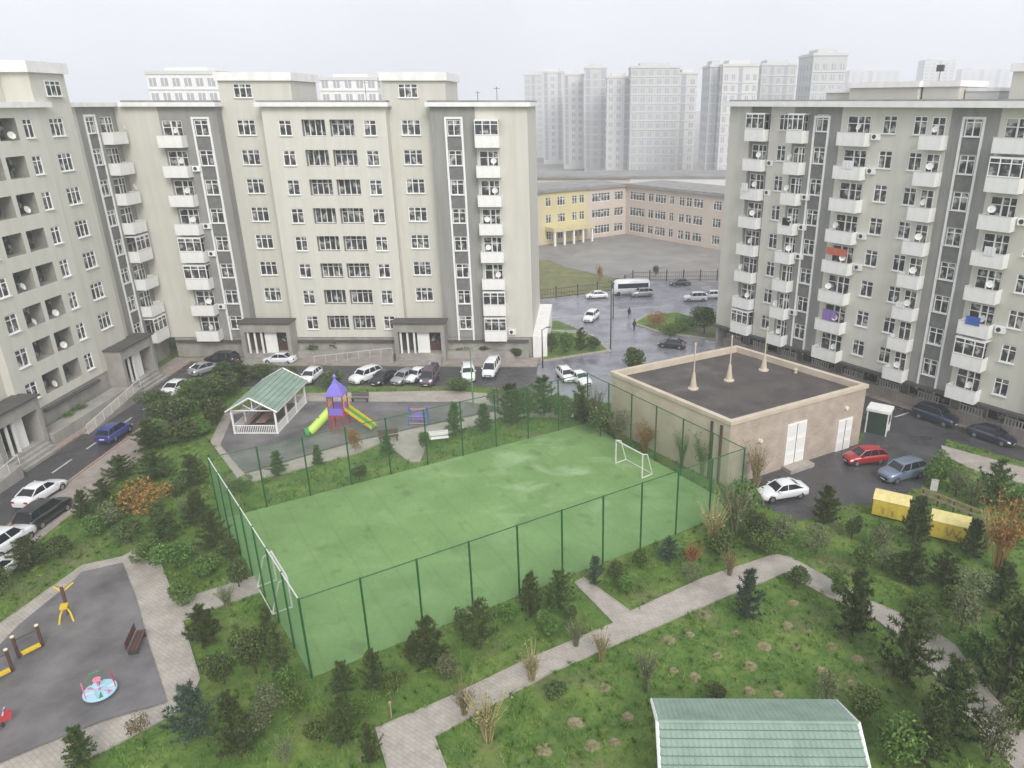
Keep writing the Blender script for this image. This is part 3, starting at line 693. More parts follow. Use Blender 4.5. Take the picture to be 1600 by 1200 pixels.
for k in range(14):
    a = 1.2+2.5*k; MB().box(a, a+1.5, 1.94, 1.999, .9, 2.1, 'pane').box(a-.08, a+1.58, 1.96, 1.99, .82, 2.18, 'white_frame').build('basement_window', rgt)
# balustrade along the foot of the right block
bl = tag(MB().box(.5, 37, .85, 1.05, .1, 1.15, 'paving_pink').build('wall', None, (15.75, 84, 0), math.atan2(-.786, .62)), 'low pink wall topped by white baluster rails along the foot of the right block', 'wall')
for k in range(9):
    a = 1.0+4*k; m = MB(); m.box(a, a+2.2, .88, 1.02, 1.8, 1.87, 'rail_grey').box(a, a+2.2, .88, 1.02, 1.151, 1.2, 'rail_grey')
    for q in range(8): m.box(a+.05+q*.28, a+.15+q*.28, .91, .99, 1.2, 1.8, 'rail_grey')
    m.build('balustrade', bl)
# washing and awning
def cloth(x, z, w, h, mt, label, y=-1.16, cat='laundry'):
    m = MB(); n = 6
    for k in range(n):
        a, e = w*k/n, w*(k+1)/n; m.box(a, e, .03*(k % 2), .03*(k % 2)+.03, -h, 0, mt)
    o = m.build('laundry', None); o.parent = None
    o.matrix_world = Matrix.Translation((15.75, 84, 0)) @ Matrix.Rotation(math.atan2(-.786, .62), 4, 'Z') @ Matrix.Translation((x, y, z))
    tag(o, label, cat)
F0 = 24.0
for cx_, fl, w_, mt_, lab_ in ((3.3, 2, .8, 'cloth_white', 'white washing on the farthest balcony column of the right block, third from the top'), (9.0, 3, .9, 'cloth_dark', 'dark washing on the balcony beside the first grey strip'),
        (15.2, 1, 1.1, 'cloth_white', 'white sheet on a balcony near the top between the grey strips'), (29.0, 5, 1.2, 'play_blue', 'blue washing on the nearest balcony column of the right block'), (29.4, 3, .9, 'cloth_white', 'white washing on the nearest balcony column, middle floors')):
    cloth(cx_, F0-3*fl+1.55, w_, .75, mt_, lab_)
cloth(14.6, F0-12+2.35, 2.2, .7, 'cloth_red', 'faded red awning cloth above a balcony in the right block', cat='awning')
cloth(15.0, F0-18+2.2, 1.5, 1.15, 'cloth_purple', 'purple cloth hanging over a balcony low in the right block')
cloth(22.6, F0-15+1.5, .9, .6, 'cloth_white', 'white washing hanging on the balcony beside the second grey strip')

# ------------------------------------------------------------------ substation with the flat dark roof
hs_ = 5.55
cL, cB, cR, cF = (2.4, 60.2), (14.8, 67.4), (23.7, 57.0), (10.9, 49.4)
subs = thing('substation', 'pinkish brown flat roofed utility building with white double doors beside the green court', 'building', (cF[0], cF[1], 0), math.atan2(cR[1]-cF[1], cR[0]-cF[0]))
import mathutils
inv = subs.matrix_basis.copy()
inv = (Matrix.Translation((cF[0], cF[1], 0)) @ Matrix.Rotation(math.atan2(cR[1]-cF[1], cR[0]-cF[0]), 4, 'Z')).inverted()
lc = [tuple((inv @ Vector((*c, 0)))[:2]) for c in (cF, cR, cB, cL)]
W_ = lc[1][0]
def inset(pts, d):
    out = []; n = len(pts)
    for i in range(n):
        p, a, b = Vector(pts[i]), Vector(pts[i-1]), Vector(pts[(i+1) % n])
        e1 = (p-a).normalized(); e2 = (b-p).normalized(); n1 = Vector((-e1.y, e1.x)); n2 = Vector((-e2.y, e2.x))
        q = (n1+n2); q = q/(q.length**2)*2; out.append(tuple(p+q*d))
    return out
m = MB(); n4 = 4
for i, mt in enumerate(('sub_brick', 'sub_plaster', 'sub_plaster', 'sub_plaster')):
    a, b = lc[i], lc[(i+1) % 4]; m.poly([(a[0], a[1], 0), (b[0], b[1], 0), (b[0], b[1], hs_-.3), (a[0], a[1], hs_-.3)], mt)
m.build('wall', subs)
o1 = inset(lc, -.12); i1 = inset(lc, .32); m = MB()
for z0, z1, A, B in ((hs_-.3, hs_-.3, lc, o1), (hs_-.3, hs_, o1, o1), (hs_, hs_, o1, i1), (hs_, hs_-.55, i1, i1)):
    for i in range(4):
        j = (i+1) % 4; m.poly([(A[i][0], A[i][1], z0), (A[j][0], A[j][1], z0), (B[j][0], B[j][1], z1), (B[i][0], B[i][1], z1)], 'cream' if 0 else 'sub_plaster')
m.build('parapet', subs)
MB().poly([(x, y, hs_-.54) for x, y in i1], 'roof_deck').build('roof', subs)
def sub_door(x0, x1, h, parts=2):
    d = MB().box(x0, x1, -.1, -.003, .0, h, 'white_frame').build('door', subs)
    w = (x1-x0)/parts
    for k in range(parts):
        for r in range(3):
            z = .25+r*h/3; MB().box(x0+k*w+.15, x0+(k+1)*w-.12, -.125, -.101, z, z+h/3-.35, 'sign_white').build('door_panel', d)
    MB().box(x0+(x1-x0)/2-.02, x0+(x1-x0)/2+.02, -.13, -.101, .1, h-.1, 'dark_steel').build('door_seam', d)
sub_door(W_*.40, W_*.40+2.1, 3.9); sub_door(W_*.80, W_*.80+1.7, 2.9)
MB().box(W_*.40-.2, W_*.40+2.4, -1.1, -.101, 0, .35, 'kerb').build('door_step', subs)
for x, z in ((W_*.21, 3.2), (W_*.85, 3.9)):
    MB().tube((x, -.16, z), (x, -.002, z), .17, 'sign_white', n=12).build('wall_lamp', subs)
for t in (.06, .13):
    p = lerp(lc[0], lc[3], t); MB().box(p[0]-.12, p[0]-.01, p[1]-.1, p[1]+.1, 0, hs_-.6, 'brown').build('drainpipe', subs)
for u, v, vt, w in ((1083, 607, 532, 'nearest'), (1139, 594, 520, 'middle'), (1193, 578, 517, 'farthest')):
    x, y = G(u, v, hs_-.5); h = 4.1
    t = thing('vent_stack', f'{w} of the three pale tapering vent pipes on the dark flat roof', 'vent pipe', (x, y, hs_-.535), group='vent pipes on the flat roof')
    MB().lathe([(.46, 0), (.46, .1), (.30, .16), (.24, .55), (.13, 1.35), (.1, 1.5)], 'sub_plaster', n=14).build('cone', t)
    MB().tube((0, 0, 1.45), (0, 0, h), .06, 'sub_plaster', n=10).build('pipe', t)
    MB().lathe([(.07, h-.3), (.09, h-.2), (.08, h-.05), (.02, h+.02)], 'sub_plaster', n=12).build('cap', t)
x, y = G(1243, 582, hs_-.5); tag(MB().lathe([(.14, 0), (.14, .3), (.2, .34), (.1, .42)], 'sub_plaster', n=10).build('roof_vent', None, (x, y, hs_-.54)), 'small pale knob vent on the dark flat roof', 'vent')

# kiosk behind the substation
kx, ky = G(1366, 676); t = thing('kiosk', 'small white framed kiosk with dark green sides behind the utility building', 'kiosk', (kx+.3, ky+.2, 0), R(-32))
t.scale = (.78, .78, 1.0)
MB().box(-1.1, 1.1, -.9, .9, .05, 2.15, 'kiosk_green').build('body', t)
MB().box(-1.3, 1.3, -1.1, 1.1, 2.15, 2.4, 'white_wall').build('roof', t)
for sx in (-1, 1):
    for sy in (-1, 1): MB().box(sx*1.12-.07, sx*1.12+.07, sy*.92-.07, sy*.92+.07, 0, 2.149, 'white_frame').build('post', t)
MB().box(1.11, 1.16, -.7, .7, .3, .95, 'white_frame').build('panel', t); MB().box(1.11, 1.15, -.7, .7, 1.0, 2.0, 'pane').build('window', t)

# ------------------------------------------------------------------ school
def school_wing(b, ax, ay, bx, by, mtl, cols, H=10.6):
    """wing of the school from a to b, front face to the right of the direction a->b"""
    L = math.dist((ax, ay), (bx, by)); w = put('wing', None, b, (ax, ay, 0), math.atan2(by-ay, bx-ax))
    return L, w
school = thing('school', 'three storey pink and yellow school with a grey flat roof behind the junction', 'school', (9.2, 165, 0))
def wing(x0, x1, org, ang, H, mt, groups, roof=True):
    Mx = Matrix.Translation((org[0]-9.2, org[1]-165, 0)) @ Matrix.Rotation(ang, 4, 'Z')
    holes = []
    for (a, e, n) in groups:
        for f in range(3):
            holes.append((a, e, .9+f*3.4, 2.7+f*3.4, .15))
    mb = MB(); wall_with_holes(mb, x0, x1, 0, H, 0, holes, mt, mt, 12)
    o = mb.build('wall', school); o.matrix_local = Mx
    wmid = None
    for (a, e, n) in groups:
        for f in range(3):
            fm, pmh = win_mesh(e-a, 1.8, n, True)
            q = put('window', fm, school); q.matrix_local = Mx @ Matrix.Translation((a, .06, .9+f*3.4)); put('pane', pmh, q)
    if roof:
        o = MB().box(x0-.3, x1+.3, -.5, 12.5, H, H+.35, 'school_roof').box(x0, x1, -.1, 12, H+.35, H+.6, 'roof_grey').build('roof', school); o.matrix_local = Mx
LW = math.dist((-10.5, 150), (9.2, 165)); aL = math.atan2(15, 19.7)
o0 = (-10.5-6*math.cos(aL), 150-6*math.sin(aL))
wing(0, 8.0, o0, aL, 10.4, 'school_pink', [(1, 3, 2), (4.5, 7, 3)])
wing(8.0, 20.0, (o0[0], o0[1]), aL, 10.5, 'school_yellow', [(9.3, 10.6, 2), (12.2, 14.2, 3), (16, 17.3, 2), (17.9, 19.2, 2)])
wing(20.0, 6+LW, o0, aL, 10.4, 'school_pink', [(21.3, 26.2, 6), (27.5, 30, 3)])
aR = math.atan2(147-165, 26-9.2)
wing(0, 27.5, (9.2, 165), aR, 10.4, 'school_pink', [(1.2, 5.6, 5), (6.6, 8.1, 2), (8.6, 11.6, 4), (12.6, 13.8, 2), (15.2, 16.6, 2), (17.1, 18.5, 2), (19.0, 21.4, 3), (24, 26, 3)])
# yellow entrance porch with columns
p0 = Matrix.Translation((o0[0]-9.2, o0[1]-165, 0)) @ Matrix.Rotation(aL, 4, 'Z')
o = MB().box(9, 19.5, -3.2, -.01, 2.9, 3.7, 'school_yellow').build('porch_roof', school); o.matrix_local = p0
for k in range(5): o = MB().box(9.3+k*2.4, 9.7+k*2.4, -3.0, -2.6, 0, 2.9, 'white_wall').build('column', school); o.matrix_local = p0
# further school roofs behind
m = MB(); m.box(-30, 2, 20, 34, 0, 10.2, 'school_pink').box(-30.5, 2.5, 19.5, 34.5, 10.2, 10.7, 'school_roof').box(-8, 60, 40, 58, 0, 8.5, 'far_wall').box(-8.5, 60.5, 39.5, 58.5, 8.5, 9, 'school_roof'); m.build('rear_block', school)
# school fence
sf = thing('school_fence', 'thin dark railing on posts between the school yard and the wet road', 'fence')
fp = [(-16, 103.6), (-7.5, 105.8), (-1, 108.8), (5, 111.8), (8, 118.5), (22, 119), (40, 124)]
for a, b in zip(fp, fp[1:]):
    n = max(1, int(math.dist(a, b)/2.6))
    r = MB()
    for z in (.25, .8, 1.5): r.tube((*a, z), (*b, z), .03, 'dark_steel', n=4)
    for k in range(n*8): p = lerp(a, b, k/(n*8)); r.tube((*p, .1), (*p, 1.6), .018, 'dark_steel', n=3, caps=False)
    r.build('railing', sf)
    for k in range(n): p = lerp(a, b, k/n); MB().box(p[0]-.09, p[0]+.09, p[1]-.09, p[1]+.09, 0, 1.9, 'dark_steel').build('post', sf)

# ------------------------------------------------------------------ far towers
def tower(name, label, x, y, w, d, H, rz, mt, ncol, front_cols=True, strips=(), crown=1.6, group=None, fl=3.0, winw=1.5):
    t = thing(name, label, 'tower block', (x, y, 0), rz, group)
    m = MB(); m.box(0, w, 0, d, 0, H, mt); m.build('wall', t)
    m = MB(); m.box(w*.2, w*.8, d*.2, d*.8, H, H+crown, mt).box(-.2, w+.2, -.2, d+.2, H-.5, H+.25, 'far_wall'); m.build('roof', t)
    nf = int(H/fl); cell = w/ncol
    fm = MB().box(0, winw, -.06, 0, 0, 1.6, 'far_dark').box(winw*.46, winw*.54, -.1, -.061, 0, 1.6, 'white_frame').mesh('window')
    for c in range(ncol):
        if c in strips:
            MB().box(c*cell+cell*.25, c*cell+cell*.75, -.08, -.001, 2, H-.6, 'far_dark').build('dark_strip', t); continue
        if not front_cols: continue
        for f in range(max(1, nf-15), nf):
            put('window', fm, t, (c*cell+(cell-winw)/2, -.002, f*fl+.9))
    b = MB()
    for f in range(2, nf): b.box(.02, w-.02, -.14, -.003, f*fl+.1, f*fl+.35, 'far_wall')
    b.build('floor_bands', t)
    # side windows, small far off marks joined as one part
    s = MB()
    for f in range(2, nf):
        for k in range(int(d/3.5)):
            s.box(-.06, -.001, 1+k*3.5, 2.3+k*3.5, f*fl+.9, f*fl+2.4, 'far_dark'); s.box(w+.001, w+.06, 1+k*3.5, 2.3+k*3.5, f*fl+.9, f*fl+2.4, 'far_dark')
    tag(s.build('side_windows', t), kind='stuff')
    return t
def TX(u, Y): return (u-CX)*Y*.933/FPX
HZ = lambda v, Y: ZAT(913, v, Y)
for (u0, u1, vt, Y, nc, strips, mt, lab) in (
    (985, 1060, 104, 285, 6, (), 'far_wall_b', 'grey tower with a grid of windows between the two blocks, nearest of the far towers'),
    (1060, 1088, 114, 290, 2, (0,), 'far_wall', 'narrow pale flank of tower right of the window grid tower'),
    (948, 985, 120, 296, 3, (2,), 'far_wall', 'plain pale tower left of the window grid tower'),
    (913, 948, 105, 319, 3, (0, 2), 'far_wall_b', 'taller slim grey tower in the middle of the far row'),
    (880, 912, 116, 336, 3, (0,), 'far_wall', 'pale tower with one dark strip, third from the left of the far row'),
    (848, 880, 112, 364, 3, (0, 2), 'far_wall', 'pale tower with two dark strips, second from the left of the far row'),
    (820, 848, 116, 410, 3, (1,), 'far_wall_b', 'faint grey tower just right of the middle block, leftmost of the far row'),
    (1107, 1127, 102, 245, 2, (0, 1), 'far_wall_b', 'dark slim edge of tower left of the right block'),
    (1127, 1182, 101, 239, 5, (2,), 'far_wall', 'hazy tower rising behind the left end of the right block roof'),
    (1186, 1240, 100, 273, 5, (1, 3), 'far_wall_b', 'hazy tower with dark strips behind the right block roof'),
    (1264, 1316, 84, 239, 4, (), 'far_wall_b', 'grey rooftop tower highest above the right block roof'),
    (1322, 1400, 110, 900, 6, (2,), 'far_wall', 'very faint tower behind the right block, left of the aerial'),
    (1436, 1484, 94, 760, 5, (2,), 'far_wall', 'faint pale tower behind the right block, right of the aerial'),
    (1495, 1570, 108, 1050, 6, (2, 4), 'far_wall', 'palest tower at the right edge behind the right block'),
    (236, 345, 112, 170, 6, (), 'white_wall', 'whitish building with two rows of windows behind the left end of the middle block'),
    (502, 592, 122, 190, 5, (), 'white_wall', 'whitish building with two rows of windows behind the centre of the middle block')):
    x0, x1 = TX(u0, Y), TX(u1, Y)
    tower('tower_block', lab, x0, Y, x1-x0, 16 if Y > 200 else 12, HZ(vt, Y), 0, mt, nc, True, strips, group='hazy towers beyond the school', crown=.9 if Y < 200 else 1.5, fl=3.0, winw=1.5 if Y < 200 else min(3.4, (x1-x0)/nc*.45))

# ------------------------------------------------------------------ vehicles (local +x is the front)
def loft(sections, mt, name, parent, loc=(0, 0, 0), smooth=True, close=True):
    """sections: list of rings with equal point counts"""
    mb = MB(); n = len(sections[0])
    for s_ in sections: mb.v += [tuple(p) for p in s_]
    i = mb._mi(mt)
    for a in range(len(sections)-1):
        for k in range(n if close else n-1):
            k2 = (k+1) % n; mb.f.append((a*n+k, a*n+k2, (a+1)*n+k2, (a+1)*n+k)); mb.m.append(i)
    mb.f.append(tuple(range(n-1, -1, -1))); mb.m.append(i); mb.f.append(tuple((len(sections)-1)*n+k for k in range(n))); mb.m.append(i)
    o = mb.build(name, parent, loc)
    if smooth:
        me = o.data; me.polygons.foreach_set('use_smooth', [len(p.vertices) == 4 for p in me.polygons])
    return o
CAR_SHAPES = {
    # L, W, ground clearance, [(x, hood height, half width)], glass [(x, z)] (windscreen foot, roof front, roof rear, rear foot), roof height
    'sedan': dict(L=4.6, W=1.80, prof=[(-2.30, .72, .74), (-2.22, .92, .84), (-1.9, .98, .88), (-1.35, 1.0, .90), (0, .97, .90), (.9, .96, .90), (1.35, .88, .89), (1.95, .78, .85), (2.22, .66, .76), (2.30, .52, .66)], g=[(1.15, .93), (.35, 1.42), (-.85, 1.42), (-1.75, .98)]),
    'hatch': dict(L=4.1, W=1.75, prof=[(-2.05, .75, .78), (-2.0, .98, .85), (-1.6, 1.02, .87), (0, .98, .88), (.8, .97, .88), (1.2, .92, .87), (1.75, .80, .82), (1.98, .68, .74), (2.05, .52, .64)], g=[(1.1, .96), (.35, 1.48), (-1.45, 1.46), (-1.98, 1.0)]),
    'suv': dict(L=4.7, W=1.88, prof=[(-2.35, .85, .84), (-2.30, 1.10, .91), (-1.8, 1.14, .93), (0, 1.10, .94), (.9, 1.10, .94), (1.4, 1.06, .93), (2.0, .98, .89), (2.3, .84, .80), (2.35, .62, .72)], g=[(1.15, 1.08), (.55, 1.68), (-1.75, 1.68), (-2.28, 1.12)]),
    'van': dict(L=4.9, W=1.9, prof=[(-2.45, .9, .86), (-2.42, 1.15, .93), (-1.8, 1.2, .94), (0, 1.15, .95), (1.2, 1.12, .94), (1.7, 1.05, .92), (2.25, .9, .85), (2.45, .62, .75)], g=[(1.75, 1.05), (.95, 1.88), (-2.2, 1.88), (-2.42, 1.15)]),
}
def make_car(kind, paint, label, group=None, cat='car'):
    S = CAR_SHAPES[kind]; L, W = S['L'], S['W']; hw = W/2
    t = thing('parked_car', label, cat, (0, 0, 0), 0, group)
    rings = []
    for x, h, w in S['prof']:
        zb = .22 if abs(x) < L/2-.1 else .3
        r = [(x, -w*.93, zb), (x, -w, .42), (x, -w, h*.72), (x, -w*.95, h-.05), (x, -w*.80, h), (x, 0, h+.025)]
        rings.append(r+[(x, w*.80, h), (x, w*.95, h-.05), (x, w, h*.72), (x, w, .42), (x, w*.93, zb)])
    loft(rings, paint, 'body', t)
    # glasshouse: glass all round, body coloured roof and pillars
    (xa, za), (xb, zb_), (xc, zc), (xd, zd) = S['g']
    wl_, wt = hw*.88, hw*.68
    def gp(tt, side, up): # point on the glasshouse side: tt along 0 front..1 rear
        bot = Vector((xa+(xd-xa)*tt, side*wl_, za+(zd-za)*tt)); top = Vector((xb+(xc-xb)*tt, side*wt, zb_+(zc-zb_)*tt)); return bot+(top-bot)*up
    m = MB(); m.hexa([(xd, -wl_, zd-.05), (xa, -wl_, za-.05), (xa, wl_, za-.05), (xd, wl_, zd-.05), (xc, -wt, zc-.03), (xb, -wt, zb_-.03), (xb, wt, zb_-.03), (xc, wt, zc-.03)], 'car_glass')
    m.build('windows', t)
    rr = []
    for x, z, w in ((xb+.12, zb_-.075, wt*.98), (xb-.05, zb_-.01, wt*1.02), ((xb+xc)/2, zb_+.045, wt*1.05), (xc+.05, zc-.01, wt*1.02), (xc-.12, zc-.075, wt*.98)):
        rr.append([(x, -w, z-.05), (x, -w, z), (x, -w*.8, z+.035), (x, w*.8, z+.035), (x, w, z), (x, w, z-.05)])
    loft(rr, paint, 'roof', t)
    for sd in (-1, 1):
        for tt in ((0, .44, 1.0) if kind == 'sedan' else (0, .36, .7, 1.0)):
            a = gp(tt, sd, 0); b = gp(tt, sd, 1); a.y *= 1.012; b.y *= 1.02; MB().tube(a, b, .045 if tt not in (.36, .44, .7) else .035, paint, n=5).build('pillar', t)
    for sx in (L*.305, -L*.30):
        for sd in (-1, 1):
            wob = MB().tube((sx, sd*(hw-.20), .325), (sx, sd*(hw-.005), .325), .325, 'tyre', n=16).build('wheel', t)
            MB().tube((sx, sd*(hw-.01), .325), (sx, sd*(hw+.012), .325), .20, 'rim', n=10).build('rim', wob)
            MB().tube((sx, sd*(hw-.24), .36), (sx, sd*(hw-.03), .36), .40, 'tyre', n=16).build('wheel_arch', t)
    fx = L/2; zl = S['prof'][-2][1]; zr = S['prof'][0][1]
    for sd in (-1, 1):
        MB().hexa([(fx-.34, sd*.68-.17, zl-.10), (fx-.06, sd*.60-.17, zl-.12), (fx-.06, sd*.60+.17, zl-.12), (fx-.34, sd*.68+.17, zl-.10), (fx-.40, sd*.68-.15, zl+.06), (fx-.18, sd*.60-.15, zl+.03), (fx-.18, sd*.60+.15, zl+.03), (fx-.40, sd*.68+.15, zl+.06)], 'lamp_clear').build('headlight', t)
        MB().box(-fx-.02, -fx+.12, sd*.62-.16, sd*.62+.16, zr-.06, zr+.10, 'lamp_red').build('tail_light', t)
        MB().box(xa-.45, xa-.27, sd*(hw+.06)-.08, sd*(hw+.06)+.08, za, za+.14, paint).build('mirror', t)
    MB().box(fx-.03, fx+.025, -.5, .5, .36, .52, 'car_glass').build('grille', t)
    MB().box(fx-.01, fx+.035, -.26, .26, .30, .41, 'plate').build('licence_plate', t); MB().box(-fx-.03, -fx+.02, -.26, .26, .55, .66, 'plate').build('licence_plate', t)
    for sd in (-1, 1):
        MB().box(-L*.30+.45, L*.305-.45, sd*hw*.985-.02, sd*hw*.985+.02, .22, .30, 'tyre').build('sill_trim', t)
    return t
CARS = {}
def car(kind, paint, u, v, deg, label, group='cars parked round the yard', loc=None, cat='car'):
    sc_ = .74 if group.startswith('cars on') else (.78 if 300 < u < 930 else .83)
    x, y = loc if loc else G(u, v)
    k = (kind, paint)
    first = k not in CARS
    if k not in CARS:
        t = make_car(kind, paint, label, group, cat); CARS[k] = (t, list(t.children_recursive)); t.location = (x, y, .03); t.rotation_euler = (0, 0, R(deg))
    else:
        t, _ = copy_thing(*CARS[k], (x, y, .03), R(deg), label, group); t['category'] = cat
    t.scale = (sc_, sc_, sc_*1.04)
    return t
car('sedan', 'paint_pearl', 66, 778, 84, 'white saloon with dark rear window on the left road, above the black car')
car('suv', 'paint_black', 72, 812, 86, 'black off-road car between two white cars at the left edge')
car('suv', 'paint_pearl', 10, 858, 84, 'white car below the black one at the left edge, half out of the picture')
car('sedan', 'paint_pearl', -6, 905, 84, 'white car at the very left edge, its bonnet just showing')
car('hatch', 'paint_blue', 181, 683, 88, 'small dark blue car on the left road')
car('sedan', 'paint_pearl', 280, 611, 84, 'white saloon at the far end of the left road')
car('sedan', 'paint_pearl', 438, 567, 178, 'white saloon seen side-on behind the green roofed gazebo')
car('hatch', 'paint_pearl', 487, 594, -95, 'small white hatchback facing out beside the gazebo roof')
car('suv', 'paint_pearl', 572, 594, -122, 'white car parked askew above the yellow slide')
car('hatch', 'paint_silver', 632, 596, -115, 'silver hatchback between the askew white car and the dark van')
car('sedan', 'paint_black', 600, 596, -112, 'black saloon beside the askew white car')
car('van', 'paint_plum', 672, 596, -92, 'dark plum van in the parking row')
car('sedan', 'paint_pearl', 652, 592, -112, 'white saloon tight against the dark plum van')
car('suv', 'paint_pearl', 732, 590, -80, 'white off-road car in the right part of the parking row')
car('van', 'paint_pearl', 768, 583, -95, 'white van last in the parking row')
car('hatch', 'paint_pearl', 884, 592, -70, 'white hatchback among the conifers behind the court')
car('sedan', 'paint_pearl', 905, 597, -60, 'white saloon nearest the corner of the utility building, behind the conifers')
car('suv', 'paint_black', 348, 568, 175, 'black car under the trees left of the side-on white saloon')
car('sedan', 'paint_silver', 322, 582, 60, 'silver car half hidden by the hedge at the far bend')
car('sedan', 'paint_pearl', 1221, 776, 196, 'white saloon parked below the double doors of the utility building')
car('hatch', 'paint_red', 1350, 722, 190, 'red hatchback by the corner of the utility building')
car('suv', 'paint_steel', 1408, 746, 203, 'steel blue car beside the red hatchback')
car('suv', 'paint_navy', 0, 0, -51.7, loc=(32.5, 61.9), label= 'dark car parked along the pink wall, the farther of two')
car('sedan', 'paint_navy', 0, 0, -51.7, loc=(35.6, 57.8), label= 'dark blue saloon parked along the pink wall, the nearer of two')
J = 'cars on the wet junction'
car('sedan', 'paint_pearl', 932, 466, 190, 'white saloon turning in front of the minibus', J)
car('suv', 'paint_silver', 1003, 463, 190, 'silver car driving beside the white minibus', J)
car('sedan', 'paint_navy', 1062, 446, 185, 'dark car beyond the junction by the railing', J)
car('suv', 'paint_pearl', 1086, 470, 185, 'white off-road car waiting right of the junction, left of a pair', J)
car('hatch', 'paint_pearl', 1112, 466, 185, 'white hatchback at the edge of the right block, right of a pair', J)
car('suv', 'paint_pearl', 924, 500, 250, 'white car with black windscreen in the middle of the junction', J)
car('hatch', 'paint_black', 842, 502, 180, 'black car half hidden by the end wall of the middle block', J)
car('sedan', 'paint_black', 1050, 543, 160, 'black saloon just beyond the flat dark roof', J)
# minibus
bx, by = G(985, 462); bus = thing('minibus', 'white minibus with a black window band on the wet junction', 'bus', (bx, by+.8, 0), R(190)); bus.scale = (.68, .72, .8)
rr = []
for x, zt, w in ((-4.3, 2.5, .95), (-4.15, 2.85, 1.08), (0, 2.95, 1.1), (3.2, 2.9, 1.1), (3.9, 2.3, 1.06), (4.3, 1.25, .98)):
    rr.append([(x, -w, .4), (x, -w, zt*.5), (x, -w*.95, zt-.12), (x, -w*.8, zt), (x, w*.8, zt), (x, w*.95, zt-.12), (x, w, zt*.5), (x, w, .4)])
loft(rr, 'paint_pearl', 'body', bus)
for sd in (-1, 1): MB().box(-3.9, 3.1, sd*1.085-.03, sd*1.085+.03, 1.45, 2.35, 'car_glass').build('window_band', bus)
MB().hexa([(3.85, -.85, 1.45), (4.32, -.85, 1.4), (4.32, .85, 1.4), (3.85, .85, 1.45), (3.6, -.8, 2.45), (3.86, -.8, 2.42), (3.86, .8, 2.42), (3.6, .8, 2.45)], 'car_glass').build('windscreen', bus)
for sx in (2.9, -2.7):
    for sd in (-1, 1): MB().tube((sx, sd*.85, .42), (sx, sd*1.12, .42), .42, 'tyre', n=14).build('wheel', bus)

# yellow containers
def container(u, v, rz, label, marks):
    x, y = G(u, v); t = thing('yellow_container', label, 'container', (x, y, .05), rz, 'yellow lidded containers among the shrubs')
    L, W, H = 2.35, 1.25, 1.35
    m = MB().box(-L/2, L/2, -W/2, W/2, .12, H, 'yellow_bin')
    for k in range(5): m.box(-L/2+.12+k*.5, -L/2+.18+k*.5, -W/2-.035, -W/2-.001, .15, H-.05, 'yellow_bin')
    m.build('body', t)
    MB().side([(-W/2-.06, H), (W/2+.06, H), (W/2-.1, H+.28), (-W/2+.2, H+.36)], -L/2-.05, L/2+.05, 'yellow_lid').build('lid', t, (0, 0, .003), R(90))
    f = MB()
    for mk in marks: f.side(mk, -W/2-.05, -W/2-.036, 'faded_brown')
    f.build('faded_lettering', t)
    for sx in (-1, 1):
        for sy in (-1, 1): MB().tube((sx*.95-.05, sy*.45, .1), (sx*.95+.05, sy*.45, .1), .1, 'tyre', n=8).build('wheel', t)
wmark = [[(-.25, 1.1), (-.1, 1.1), (.02, .45), (-.08, .45)], [(-.02, .45), (.08, .45), (.3, 1.1), (.16, 1.1)], [(.2, 1.0), (.3, 1.0), (.5, .4), (.4, .4)], [(.42, .4), (.52, .4), (.75, 1.05), (.6, 1.05)]]
container(1390, 806, R(-28), 'yellow lidded container nearest the steel blue car, left of the dark pine', [[(-.5, .85), (-.38, .85), (-.38, .35), (-.5, .35)], [(.1, .7), (.22, .75), (.3, .3), (.18, .3)]])
container(1480, 840, R(-28), 'yellow lidded container with worn brown lettering, right of the dark pine', wmark)

